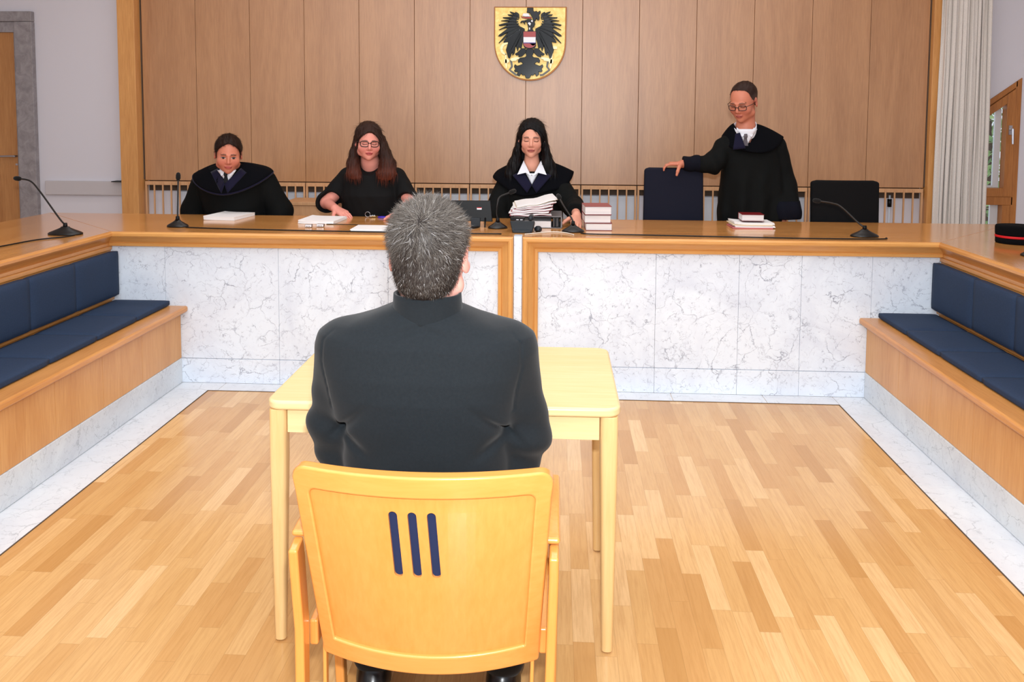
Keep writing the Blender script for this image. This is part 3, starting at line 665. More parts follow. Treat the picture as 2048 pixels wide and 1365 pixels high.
# upholstered pad on the sitter's side, seen through the slots
v = []; nx, nz = 16, 12
for dy in (.0185, .036):
    for j in range(nz+1):
        for i in range(nx+1):
            z = .45+.31*j/nz; x = AX+(w0(z)-.02)*(-1+2*i/nx); e = (i in (0, nx)) or (j in (0, nz)); v.append(warp((x, z), dy if not (e and dy > .02) else .024))
q = (nx+1)*(nz+1); f = []
for j in range(nz):
    for i in range(nx):
        a = j*(nx+1)+i; f += [(a, a+1, a+nx+2, a+nx+1), (q+a, q+a+nx+1, q+a+nx+2, q+a+1)]
for i in range(nx): f += [(i, q+i, q+i+1, i+1), (nz*(nx+1)+i, nz*(nx+1)+i+1, q+nz*(nx+1)+i+1, q+nz*(nx+1)+i)]
for j in range(nz): a = j*(nx+1); f += [(a, a+nx+1, q+a+nx+1, q+a), (a+nx, q+a+nx, q+a+nx*2+1, a+nx*2+1)]
link('back_cushion', v, f, 'slotfab', ach, smooth=True)['label'] = 'dark blue fabric showing through the slots'
def bar(name, pts, w, d, mat, r=.006, parent=ach):
    """rectangular bar along pts (x,y,z); w in x, d perpendicular in y/z"""
    v = []; P_ = [Vector(p) for p in pts]; m = len(P_)
    for i, p in enumerate(P_):
        t = (P_[min(i+1, m-1)]-P_[max(i-1, 0)]).normalized(); x = Vector((1, 0, 0)); n = t.cross(x).normalized(); x = n.cross(t).normalized()
        ww = w[i] if isinstance(w, list) else w; dd = d[i] if isinstance(d, list) else d
        v += [p+x*ww/2+n*dd/2, p-x*ww/2+n*dd/2, p-x*ww/2-n*dd/2, p+x*ww/2-n*dd/2]
    f = [(i*4+k, i*4+(k+1) % 4, (i+1)*4+(k+1) % 4, (i+1)*4+k) for i in range(m-1) for k in range(4)]+[(0, 1, 2, 3), (4*m-4, 4*m-3, 4*m-2, 4*m-1)]
    return link(name, v, f, mat, parent, bev=r, seg=3)
for s in (-1, 1):
    xo = AX+s*(.271 if s > 0 else .283); 
    bar('leg', [(xo, 1.735, .617), (xo, 1.745, .57), (xo-s*.004, 1.76, .42), (xo-s*.010, 1.74, .2), (xo-s*.012, 1.69, .004)], .021, [.05, .055, .05, .042, .036], 'chair')
    bar('leg', [(xo, 2.05, .612), (xo, 2.06, .42), (xo-s*.004, 2.10, .004)], .024, [.05, .045, .034], 'chair')
    bar('armrest', [(xo-s*.004, 1.745, .632), (xo-s*.004, 1.80, .635), (xo-s*.004, 1.96, .636), (xo-s*.004, 2.08, .628)], .034, [.014, .020, .020, .016], 'chair', .007)
    bar('side_rail', [(xo-s*.022, 1.785, .385), (xo-s*.022, 2.17, .395)], .02, .06, 'chair')
    bar('side_slat', [(xo-s*.045, 1.80, .36), (xo-s*.05, 1.78, .12)], .008, .02, 'chair', .002)
box('seat_rail', AX-.235, AX+.235, 1.80, 1.82, .36, .40, 'chair_x', ach, bev=.003); box('seat_rail', AX-.235, AX+.235, 2.17, 2.19, .36, .40, 'chair_x', ach, bev=.003)
cushion('seat', AX-.24, AX+.24, 1.80, 2.24, .385, .435, ach, 'slotfab', r=.02)

# ================================================================== OFFICE CHAIRS behind the desk
def office_chair(x, y, w0_, w1_, ztop, mat, label, group=None, lean=.04):
    t = empty('office_chair', (x, y, .1), label, 'chair', group)
    v = []; nx, nz = 12, 14; zb = .50
    for dy in (0, .045):
        for j in range(nz+1):
            for i in range(nx+1):
                tz = j/nz; hw_ = (w1_+(w0_-w1_)*tz)/2; u = -1+2*i/nx; z = zb+(ztop-zb)*tz
                cr = .025; 
                if tz > .93 and abs(u) > .9: z -= .010*(abs(u)-.9)/.1*(tz-.93)/.07
                v.append((x+hw_*u, y+dy-.018*(1-u*u)*(1 if dy == 0 else 1)+lean*tz, z))
    q = (nx+1)*(nz+1); f = []
    for j in range(nz):
        for i in range(nx):
            a = j*(nx+1)+i; f += [(a, a+1, a+nx+2, a+nx+1), (q+a, q+a+nx+1, q+a+nx+2, q+a+1)]
    for i in range(nx): f += [(i, q+i, q+i+1, i+1), (nz*(nx+1)+i, nz*(nx+1)+i+1, q+nz*(nx+1)+i+1, q+nz*(nx+1)+i)]
    for j in range(nz): a = j*(nx+1); f += [(a, a+nx+1, q+a+nx+1, q+a), (a+nx, q+a+nx, q+a+nx*2+1, a+nx*2+1)]
    link('backrest', v, f, mat, t, bev=.014, seg=3)
    cushion('seat', x-.23, x+.23, y-.44, y+.02, .50, .56, t, mat, r=.025)
    MB().tube([(x, y-.2, .16), (x, y-.2, .50)], .028, 12).out('column', 'black', t, smooth=True)
    mb = MB()
    for k in range(5):
        a = math.radians(72*k+18); mb.tube([(x, y-.2, .17), (x+.25*math.cos(a), y-.2+.25*math.sin(a), .145)], [.024, .016], 8)
        mb.tube([(x+.25*math.cos(a), y-.2+.25*math.sin(a)-.012, .125), (x+.25*math.cos(a), y-.2+.25*math.sin(a)+.012, .125)], .0245, 12)
    mb.out('wheeled_base', 'black', t)
    MB().box(x-.03, x+.03, y+.01, y+.03, .44, .62).out('back_bracket', 'black', t)
    return t
office_chair(.756, 5.46, .375, .395, 1.197, 'seatblue', 'tall dark navy chair back under the standing man\'s hand')
office_chair(1.835, 5.44, .425, .42, 1.127, 'seatblack', 'unused black chair right of the standing man')
office_chair(-1.215, 5.66, .40, .40, 1.04, 'seatblack', 'black chair hidden behind the woman in glasses, only slivers showing')
office_chair(-.155, 5.66, .36, .36, 1.04, 'seatblack', 'black chair carrying the black haired woman at the desk')
office_chair(-2.12, 5.72, .40, .40, .98, 'seatblack', 'black chair carrying the leaning man at the left of the desk')
# small wooden cabinet between the leaning man and the woman in glasses
cb = empty('side_cabinet', (-1.83, 6.4, .1), 'low wooden cabinet standing before the grille between the leaning man and the woman in glasses', 'cabinet')
box('top', -2.04, -1.64, 6.22, 6.56, .845, .87, 'slat', cb, bev=.003)
box('body', -2.03, -1.65, 6.23, 6.55, .101, .844, 'slat', cb, bev=.002)

# ================================================================== DESK ITEMS
E_ = .0008
def gooseneck(base, head, label, mid=None, r0=.074, yawb=0, parts=True):
    x, y = base; z = Z+E_
    t = empty('gooseneck_microphone', (x, y, Z), label, 'microphone', 'gooseneck microphones on the desk')
    mb = MB()
    prof = [(1.0, 0), (1.02, .006), (.93, .012), (.55, .026), (.30, .036), (.24, .042)]
    cy, sy_ = math.cos(yawb), math.sin(yawb); n = 28; v = []
    for r, h in prof:
        for k in range(n):
            a = 2*math.pi*k/n; px, py = r0*r*math.cos(a)*1.25, r0*r*math.sin(a)*.8
            v.append((x+px*cy-py*sy_, y+px*sy_+py*cy, z+h))
    m = len(prof); mb.add(v, [(i*n+k, i*n+(k+1) % n, (i+1)*n+(k+1) % n, (i+1)*n+k) for i in range(m-1) for k in range(n)]+[tuple(range(n))[::-1], tuple(range((m-1)*n, m*n))])
    mb.out('base', 'mic', t, smooth=True, bev=0)
    MB().tube([(x, y, z+.036), (x, y, z+.062)], [.013, .010], 12).out('collar', 'black', t, smooth=True)
    h = Vector(head); b0 = Vector((x, y, z+.055)); pts = spline([b0]+[Vector(q) for q in (mid or [])]+[h], 8)
    MB().tube(pts, .0048, 8).out('neck', 'mic', t, smooth=True)
    d = (pts[-1]-pts[-3]).normalized(); c = h
    MB().tube([c-d*.012, c-d*.008, c+d*.002, c+d*.02, c+d*.032, c+d*.036], [.005, .010, .0135, .0135, .010, .003], 14).out('foam_head', 'foam', t, smooth=True)
    return t
gooseneck((-2.66, 4.45), (-3.02, 4.62, 1.157), 'black gooseneck microphone on the left wing of the desk, its head pointing left', [(-2.70, 4.47, .95), (-2.87, 4.56, 1.10), (-2.945, 4.60, 1.147)])
gooseneck((-2.195, 4.80), (-2.20, 4.83, 1.150), 'upright black microphone on the desk just left of the leaning man', [(-2.197, 4.81, 1.0)], .05)
gooseneck((-.338, 4.91), (-.266, 4.96, 1.078), 'black microphone between the screen and the telephone, its neck bent to the right', [(-.345, 4.91, .96), (-.340, 4.91, 1.02), (-.325, 4.93, 1.055)], .045, .2)
gooseneck((.098, 4.80), (.02, 4.93, 1.05), 'black microphone beside the stack of three law books', [(.088, 4.81, .95), (.045, 4.87, 1.01)], .05)
gooseneck((1.705, 4.76), (1.50, 4.92, 1.05), 'black microphone in front of the unused chair at the right', [(1.68, 4.77, .94), (1.60, 4.83, 1.025), (1.56, 4.87, 1.043)], .06)
gooseneck((2.31, 4.17), (2.45, 4.30, 1.14), 'black microphone base on the right wing, cut by the picture edge', [(2.33, 4.19, .95), (2.39, 4.24, 1.08)], .06)
def cable(pts, label, mat='cable', r=.0035, grp='black cables along the desk'):
    pts = [(p[0], p[1], Z+r+.0006+(p[2] if len(p) > 2 else 0)) for p in pts]
    o = link('cable', *(lambda m: (m.v, m.f))(MB().tube(spline(pts, 8), r, 8)), mat, base=pts[0], smooth=True); tag(o, label, 'cable', grp if mat == 'cable' else None)
cable([(-2.13, 4.76), (-1.9, 4.725), (-1.5, 4.695), (-1.0, 4.672), (-.6, 4.655), (-.30, 4.662)], 'black cable running from the upright microphone along the front desk edge')
cable([(.14, 4.735), (.2, 4.70), (.45, 4.692), (.9, 4.665), (1.4, 4.64), (1.75, 4.655), (1.80, 4.70)], 'black cable joining the two microphones on the right half of the desk')
cable([(-2.58, 4.40), (-2.60, 4.33), (-2.68, 4.22), (-2.72, 4.0), (-2.78, 3.7), (-2.86, 3.3)], 'black cable running forward along the left wing of the desk')
cable([(2.25, 4.13), (2.28, 4.08), (2.36, 4.05), (2.5, 4.04)], 'black cable loop at the microphone on the right wing')
cable([(-1.37, 4.985), (-1.30, 4.99), (-1.15, 4.965), (-1.0, 4.94), (-.9, 4.96)], 'thin black cable lying beside the papers in front of the woman in glasses', r=.0022)
cable([(-.17, 4.66), (-.12, 4.70), (-.03, 4.765), (.05, 4.745), (.10, 4.665)], 'white telephone cord curling over the desk', 'wcable', .003)
def sheets(name, label, cx, cy, w, h, n, th, rot, cat='papers', mats=('paper',), jit=.004, z0=Z, base_mat=None, curl=0., group=None):
    t = empty(name, (cx, cy, z0), label, cat, group); z = z0+E_
    if base_mat: box('folder', cx-w/2-.006, cx+w/2+.006, cy-h/2-.006, cy+h/2+.006, z, z+.003, base_mat, t, rot=rot, piv=(cx, cy)); z += .0032
    for k in range(n):
        dx, dy, dr = random.uniform(-jit, jit), random.uniform(-jit, jit), random.uniform(-1, 1)*jit*3
        mb = MB(); nx_ = 8; v = []; c, s_ = math.cos(rot+dr), math.sin(rot+dr)
        for zz in (0, th*.96):
            for j in (0, 1):
                for i in range(nx_+1):
                    px = (i/nx_-.5)*w; py = (j-.5)*h; u = i/nx_
                    up = curl*(k+1)/n*max(0, 1-u*3)**2
                    v.append((cx+dx+px*c-py*s_, cy+dy+px*s_+py*c, z+zz+up))
        q = nx_+1; f = []
        for i in range(nx_): f += [(i, i+1, q+i+1, q+i), (2*q+i, 3*q+i, 3*q+i+1, 2*q+i+1), (i, 2*q+i, 2*q+i+1, i+1), (q+i, q+i+1, 3*q+i+1, 3*q+i)]
        f += [(0, q, 3*q, 2*q), (q-1, 2*q-1+2*q-q+q-0 if False else 3*q-1, 4*q-1, 2*q-1)]
        mb.add(v, f); mb.out('sheet_bundle', mats[k % len(mats)], t); z += th
    return t, z
sheets('paper_stack', 'stack of white papers on the desk in front of the leaning man', -2.06, 5.25, .205, .27, 3, .007, -.12, curl=.004)
sheets('paper_stack', 'stack of white papers in front of the woman in glasses', -1.43, 5.13, .220, .26, 3, .006, -.06, curl=.004)
sheets('paper_stack', 'flat white sheets on a dark folder at the front desk edge', -1.02, 4.80, .27, .20, 2, .004, 0, base_mat='black')
_, zt_ = sheets('case_papers', 'loose bundle of white and pink papers under the red book before the standing man', 1.165, 5.13, .235, .17, 6, .0055, .03, mats=('pink', 'paper', 'paper', 'cream', 'paper', 'paper'), jit=.010, curl=.006)
# small shiny boxes
for x, y, w_, lb in ((-1.437, 4.85, .042, 'left of the two small shiny silver boxes'), (-1.375, 4.875, .046, 'right of the two small shiny silver boxes')):
    t = empty('metal_box', (x, y, Z), lb+' in front of the paper stack', 'box', 'small shiny silver boxes')
    box('shell', x-w_/2, x+w_/2, y-.012, y+.012, Z+E_, Z+.019, 'metal', t, bev=.004)
    box('front', x-w_/2+.004, x+w_/2-.004, y-.0135, y-.0121, Z+.004, Z+.016, 'white', t)
    for k in range(3): box('mark', x-.012+k*.009, x-.008+k*.009, y-.0142, y-.0136, Z+.006, Z+.011, 'black', t)
kr = empty('key_ring', (-1.20, 5.36, Z), 'bunch of metal keys on a ring on the desk before the woman in glasses', 'keys')
ts = [(-1.205+.016*math.cos(a), 5.36, Z+.019+.016*math.sin(a)) for a in np.linspace(0, 2*math.pi, 20)]
MB().tube(ts, .0018, 6).out('ring', 'metal', kr, smooth=True)
for k, a in enumerate((.1, .7, -.5)):
    x0, y0 = -1.19+.012*k, 5.34+.01*k; c, s_ = math.cos(a), math.sin(a)
    mb = MB(); mb.tube([(x0, y0, Z+.008), (x0+.006*c, y0+.006*s_, Z+.010), (x0+.016*c, y0+.016*s_, Z+.009)], [.004, .009, .004], 8); mb.out('key', 'metal', kr)
    MB().box(x0+.01, x0+.04, y0-.002, y0+.002, Z+.006, Z+.011, a, (x0, y0)).out('key_blade', 'brass', kr)
MB().lathe([(.030, 0), (.032, .003), (.028, .008), (.01, .010)], (-1.105, 5.34, Z+E_), 20, 1, .7).out('purple_tag', 'purplep', base=(-1.105, 5.34, Z), smooth=True)['label'] = 'flat purple disc on the desk right of the keys'
bpy.data.objects['purple_tag']['category'] = 'tag'
# screen seen from behind
mo = empty('monitor', (-.47, 5.0, Z), 'black screen seen from behind beside the grey haired head', 'monitor')
MBx = MB(); a = .16
def mon(u, v, w): # u across, v up the leaning panel, w behind
    return (-.487+u*math.cos(.06)+w*.0, 5.0+u*.06+v*math.sin(a)*.45-w, Z+.035+v)
v = [mon(u, vv, w) for w in (0, .02) for vv in (0, .118) for u in (-.16, .105)]
v = [mon(-.16, 0, 0), mon(.113, -.006, 0), mon(.100, .118, 0), mon(-.15, .118, 0), mon(-.16, 0, .02), mon(.113, -.006, .02), mon(.100, .118, .02), mon(-.15, .118, .02)]
MBx.add(v, [(0, 1, 2, 3), (4, 7, 6, 5), (0, 4, 5, 1), (1, 5, 6, 2), (2, 6, 7, 3), (3, 7, 4, 0)]); MBx.out('screen_back', 'black', mo, bev=.003)
v = [mon(u, vv, w) for w in (.0203, .0212) for vv in (.066, .078) for u in (.020, .048)]
MB().add(v, [(0, 1, 3, 2), (4, 6, 7, 5), (0, 4, 5, 1), (2, 3, 7, 6), (0, 2, 6, 4), (1, 5, 7, 3)]).out('sticker', 'white', mo)
v = [mon(u, vv, w) for w in (.0206, .0216) for vv in (.074, .0785) for u in (.0205, .0475)]
MB().add(v, [(0, 1, 3, 2), (4, 6, 7, 5), (0, 4, 5, 1), (2, 3, 7, 6), (0, 2, 6, 4), (1, 5, 7, 3)]).out('sticker_stripe', 'red', mo)
MB().tube([mon(.07, .02, .01), (-.415, 4.93, Z+.004)], [.006, .004], 8).out('stand_foot', 'black', mo, smooth=True)
MB().tube([mon(-.11, .02, .01), (-.60, 4.92, Z+.004)], [.006, .004], 8).out('stand_foot', 'black', mo, smooth=True)
box('rear_stand', -.50, -.445, 4.955, 4.975, Z+E_, Z+.055, 'phone', mo, bev=.003)
cable([(-.56, 4.80), (-.52, 4.83), (-.49, 4.86), (-.45, 4.92)], 'short black cable in front of the screen, beside the grey haired head', r=.006)
# telephone seen from behind
ph = empty('telephone', (-.19, 4.80, Z), 'dark grey desk telephone at the centre of the desk', 'telephone')
def wedge(name, x0, x1, yb, yf, zb, zf, mat, par, taper=.0, bev=.004):
    v = [(x0+taper, yb, Z+E_), (x1-taper, yb, Z+E_), (x1-taper, yf, Z+E_), (x0+taper, yf, Z+E_), (x0, yb, zb), (x1, yb, zb), (x1, yf, zf), (x0, yf, zf)]
    return MB().add(v, [(0, 3, 2, 1), (4, 5, 6, 7), (0, 1, 5, 4), (1, 2, 6, 5), (2, 3, 7, 6), (3, 0, 4, 7)]).out(name, mat, par, bev=bev)
wedge('body', -.258, -.118, 4.74, 4.90, Z+.068, Z+.035, 'phone', ph, .014)
MB().box(-.256, -.176, 4.742, 4.80, Z+.068, Z+.086).out('display', 'black', ph, bev=.003)
MB().box(-.222, -.208, 4.7405, 4.7415, Z+.072, Z+.076).box(-.200, -.186, 4.7405, 4.7415, Z+.072, Z+.076).out('display_marks', 'grey', ph)
MB().tube([(-.142, 4.74, Z+.078), (-.140, 4.78, Z+.082), (-.140, 4.90, Z+.074)], [.012, .016, .015], 10).out('handset', 'phone', ph, smooth=True)
MB().box(-.24, -.14, 4.728, 4.7395, Z+E_, Z+.016).out('foot', 'phone', ph, bev=.003)
mo2 = tag(MB().lathe([(.014, 0), (.022, .006), (.022, .020), (.012, .030), (.004, .032)], (-.100, 4.80, Z+E_), 18, 1, 1.4).out('computer_mouse', 'phone', base=(-.10, 4.8, Z), smooth=True), 'small grey mouse beside the telephone', 'mouse')
# files in front of the black haired woman
bi = empty('ring_binder', (-.12, 5.02, Z), 'grey marbled ring binder lying flat under the messy folders', 'binder')
box('cover', -.245, .035, 4.94, 5.24, Z+E_, Z+.004, 'greyfile', bi, bev=.001); box('cover', -.245, .035, 4.94, 5.24, Z+.066, Z+.070, 'greyfile', bi, bev=.001)
box('spine', .028, .038, 4.94, 5.24, Z+.0045, Z+.0655, 'greyfile', bi, bev=.003)
box('page_block', -.24, -.028, 4.945, 5.235, Z+.0045, Z+.040, 'pages', bi); box('lever_mechanism', -.018, .022, 4.955, 5.0, Z+.006, Z+.064, 'black', bi, bev=.002)
mb = MB(); mb.tube([(-.012, 4.948, Z+.01), (-.012, 4.948, Z+.06)], .0025, 6); mb.out('ring', 'metal', bi); MB().tube([(.008, 4.948, Z+.01), (.008, 4.948, Z+.06)], .0025, 6).out('ring', 'metal', bi)
z = Z+.0712; cols = ['paper', 'pink', 'paper', 'paper', 'cream', 'paper', 'pink']; nm = ['lowest', 'second from below', 'third from below', 'middle', 'third from the top', 'second from the top', 'topmost']
for k in range(6):
    lb = {0: 'lowest folder', 1: 'second folder from below', 2: 'third folder from below', 3: 'third folder from the top', 4: 'second folder from the top', 5: 'topmost tilted folder'}[k]
    t = empty('case_folder', (-.15, 5.08, z), lb+' in the messy pile in front of the black haired woman', 'folder', 'messy case folders before the black haired woman')
    w_, tilt = .235, .018+.03*k/5; rot = [.05, -.04, .03, -.02, .06, .10][k]; cx, cy = -.155+.006*k, 5.09
    def sheet(dx, z0_, th_, mat_, name_, wf=1.):
        v = []; c, s__ = math.cos(rot), math.sin(rot); n_ = 10
        for zz in (0, th_):
            for py in (-.15, .15):
                for i in range(n_+1):
                    px = (i/n_-.5)*w_*wf+dx; up = .75*tilt*max(0, (px/w_+.5))**1.5*(.4+k*.16)
                    v.append((cx+px*c-py*s__, cy+px*s__+py*c, z0_+zz+up+.003*math.sin(i*1.1+k)))
        q = n_+1; f = []
        for i in range(n_): f += [(i, i+1, q+i+1, q+i), (2*q+i, 3*q+i, 3*q+i+1, 2*q+i+1), (i, 2*q+i, 2*q+i+1, i+1), (q+i, q+i+1, 3*q+i+1, 3*q+i)]
        f += [(0, q, 3*q, 2*q), (q-1, 3*q-1, 4*q-1, 2*q-1)]
        MB().add(v, f).out(name_, mat_, t)
    sheet(0, z, .0016, ('pink', 'darkred', 'pink', 'pink', 'pink', 'cream')[k], 'cover', 1.04); sheet(random.uniform(-.008, .008), z+.0018, .0045, 'paper', 'page_block')
    sheet(random.uniform(-.012, .004), z+.0065, .0035, 'paper', 'page_block'); z += .0105
# books
def book(x, y, z, w, d, h, label, rot=0, mat='leather', group='red law books', lab_red=None):
    t = empty('law_book', (x, y, z), label, 'book', group)
    c = (x, y); z += .0006
    box('page_block', x-w/2+.002, x+w/2-.0005, y-d/2+.005, y+d/2-.005, z+.002, z+h-.002, 'pages', t, rot=rot, piv=c, bev=.002)
    box('cover', x-w/2, x+w/2+.003, y-d/2, y+d/2, z, z+.0018, mat, t, rot=rot, piv=c, bev=.001, seg=1); box('cover', x-w/2, x+w/2+.003, y-d/2, y+d/2, z+h-.0018, z+h, mat, t, rot=rot, piv=c, bev=.001, seg=1)
    box('spine', x-w/2, x+w/2, y+d/2-.004, y+d/2+.002, z+.0019, z+h-.0019, mat, t, rot=rot, piv=c, bev=.001, seg=1)
    return t
book(.245, 4.965, Z, .150, .20, .042, 'bottom law book of the stack of three on the desk, pages facing forward', .02)
book(.235, 4.965, Z+.0432, .150, .20, .047, 'middle law book of the stack of three on the desk', .05)
book(.236, 4.960, Z+.0914, .152, .20, .049, 'top law book of the stack of three, dull red cover', .06)
book(1.165, 5.12, zt_+.007, .128, .125, .040, 'red law book lying on the papers in front of the standing man', -.03, 'darkred', None)
# black cap with red band
cp = empty('judge_cap', (2.43, 4.52, Z), 'black round cap with a red band on the right wing of the desk', 'cap')
MB().lathe([(.100, 0), (.104, .004), (.104, .030)], (2.44, 4.60, Z+E_), 40, 1, .9).out('lower_brim', 'capblack', cp, smooth=True, bev=0)
MB().lathe([(.1055, .0305), (.1065, .033), (.1065, .040), (.1055, .0425)], (2.44, 4.60, Z+E_), 40, 1, .9).out('band', 'red', cp, smooth=True)
MB().lathe([(.104, .043), (.106, .050), (.107, .085), (.103, .093), (.06, .096)], (2.44, 4.60, Z+E_), 40, 1, .9).out('crown', 'capblack', cp, smooth=True)
#__PART3__
# ================================================================== PEOPLE: implicit surfaces meshed with surface nets
def smin(a, b, k):
    h = np.clip(.5+.5*(b-a)/k, 0, 1); return b*(1-h)+a*h-k*h*(1-h)
def smax(a, b, k): return -smin(-a, -b, k)
def caps(P, a, b, ra, rb=None):
    rb = ra if rb is None else rb
    a = np.array(a, float); d = np.array(b, float)-a; h = np.clip(((P-a)@d)/max(d@d, 1e-12), 0, 1)
    return np.linalg.norm(P-a-h[:, None]*d, axis=1)-(ra+(rb-ra)*h)
def ell(P, c, r, R=None):
    q = P-np.array(c, float)
    if R is not None: q = q@R
    r = np.array(r, float); k0 = np.linalg.norm(q/r, axis=1); k1 = np.linalg.norm(q/(r*r), axis=1)
    return k0*(k0-1)/np.maximum(k1, 1e-9)
def sph(P, c, r): return np.linalg.norm(P-np.array(c, float), axis=1)-r
def rotm(yaw=0, pitch=0, roll=0):
    """columns = local axes in world; pitch>0 tips the face down, yaw>0 turns towards +x, roll>0 tilts to +x"""
    return np.array((Matrix.Rotation(yaw, 3, 'Z') @ Matrix.Rotation(pitch, 3, 'X') @ Matrix.Rotation(roll, 3, 'Y')))
def surf(sdf, lo, hi, res, B=8):
    lo = np.array(lo, float); n = np.ceil((np.array(hi)-lo)/(res*B)).astype(int)
    ci = np.stack(np.meshgrid(*[np.arange(k) for k in n], indexing='ij'), -1).reshape(-1, 3)
    C_ = lo+(ci*B+(B-1)/2)*res; dc = sdf(C_); act = np.abs(dc) < B*res*1.35
    V = np.repeat(np.repeat(np.repeat(np.where(dc < 0, -1., 1.).reshape(n).astype(np.float32), B, 0), B, 1), B, 2)
    off = np.stack(np.meshgrid(*[np.arange(B)]*3, indexing='ij'), -1).reshape(-1, 3); ac = ci[act]
    for s in range(0, len(ac), 400):
        idx = (ac[s:s+400, None, :]*B+off[None]).reshape(-1, 3); V[idx[:, 0], idx[:, 1], idx[:, 2]] = sdf(lo+idx*res)
    I = V < 0; N = V.shape
    cnt = np.zeros([k-1 for k in N], np.int8)
    for dx in (0, 1):
        for dy in (0, 1):
            for dz in (0, 1): cnt += I[dx:N[0]-1+dx, dy:N[1]-1+dy, dz:N[2]-1+dz]
    cells = np.argwhere((cnt > 0) & (cnt < 8)); 
    key = lambda c: (c[:, 0]*N[1]+c[:, 1])*N[2]+c[:, 2]
    ks = key(cells); acc = np.zeros((len(cells), 3)); num = np.zeros(len(cells))
    cor = [(0, 0, 0), (1, 0, 0), (0, 1, 0), (1, 1, 0), (0, 0, 1), (1, 0, 1), (0, 1, 1), (1, 1, 1)]
    val = [V[cells[:, 0]+c[0], cells[:, 1]+c[1], cells[:, 2]+c[2]] for c in cor]
    for a in range(8):
        for b in range(a+1, 8):
            d = [cor[b][i]-cor[a][i] for i in range(3)]
            if sum(map(abs, d)) != 1: continue
            m = (val[a] < 0) != (val[b] < 0); t = val[a]/np.where(m, val[a]-val[b], 1)
            p = np.array(cor[a])+t[:, None]*np.array(d); acc += p*m[:, None]; num += m
    Vt = lo+(cells+acc/np.maximum(num, 1)[:, None])*res
    F = []
    for ax in range(3):
        sl0 = [slice(1, -1)]*3; sl1 = [slice(1, -1)]*3; sl0[ax] = slice(0, -1); sl1[ax] = slice(1, None)
        a = I[tuple(sl0)]; b = I[tuple(sl1)]; e = np.argwhere(a != b); 
        if not len(e): continue
        o = np.ones(3, int); o[ax] = 0; fl = a[e[:, 0], e[:, 1], e[:, 2]]; e = e+o
        u, v = [(1, 2), (2, 0), (0, 1)][ax]; du = np.zeros(3, int); dv = np.zeros(3, int); du[u] = 1; dv[v] = 1
        q = np.stack([np.searchsorted(ks, key(e-du-dv)), np.searchsorted(ks, key(e-dv)), np.searchsorted(ks, key(e)), np.searchsorted(ks, key(e-du))], 1)
        q[~fl] = q[~fl][:, ::-1]; F.append(q)
    F = np.concatenate(F); return Vt, F
def lump(P, s, seed=0):
    """cheap smooth noise in -1..1"""
    r = np.random.default_rng(seed); o = 0
    for _ in range(5):
        k = r.normal(size=3)*s; o = o+np.sin(P@k+r.uniform(0, 6.28))
    return o/5

# ---- head in its own frame: x right, -y towards the face, z up; 0 = between the eyes' height
def head_sdf(p, face=1., jaw=1., nose=1., fat=0.):
    d = ell(p, (0, .022, .036), (.075, .096, .080))
    d = smin(d, ell(p, (0, -.020, -.018), (.061*face, .070, .086)), .03)
    d = smin(d, ell(p, (0, -.036, -.074), (.040*jaw, .042, .036)), .025)
    d = smin(d, sph(p, (0, -.066, -.094), .016), .02)
    for s in (-1, 1):
        d = smin(d, sph(p, (s*.036*face, -.052, -.030), .028+fat), .02)
        d = smin(d, sph(p, (s*.046*jaw, -.010, -.066), .022+fat), .025)
        d = smax(d, -ell(p, (s*.031, -.101, .002), (.019, .018, .012)), .010)
        d = smin(d, ell(p, (s*.031, -.0745, .001), (.0145, .012, .0095)), .004)
        d = smin(d, caps(p, (s*.012, -.088, .021), (s*.044, -.078, .022), .0055), .008)
        d = smin(d, sph(p, (s*.011*nose, -.092, -.033), .0070), .006)
        ear = ell(p, (s*.079, .012, -.006), (.0075, .019, .032), rotm(s*.35, -.15, 0))
        ear = smax(ear, -ell(p, (s*.086, .004, -.002), (.005, .010, .018)), .004)
        d = smin(d, ear, .005)
    d = smin(d, caps(p, (0, -.086, .016), (0, -.1015, -.026), .0070, .0095*nose), .010)
    d = smin(d, ell(p, (0, -.0855, -.0565), (.022, .010, .0055)), .005)
    d = smin(d, ell(p, (0, -.0835, -.0655), (.019, .0105, .006)), .005)
    d = smax(d, -ell(p, (0, -.0965, -.0607), (.024, .007, .0013)), .002)
    return d
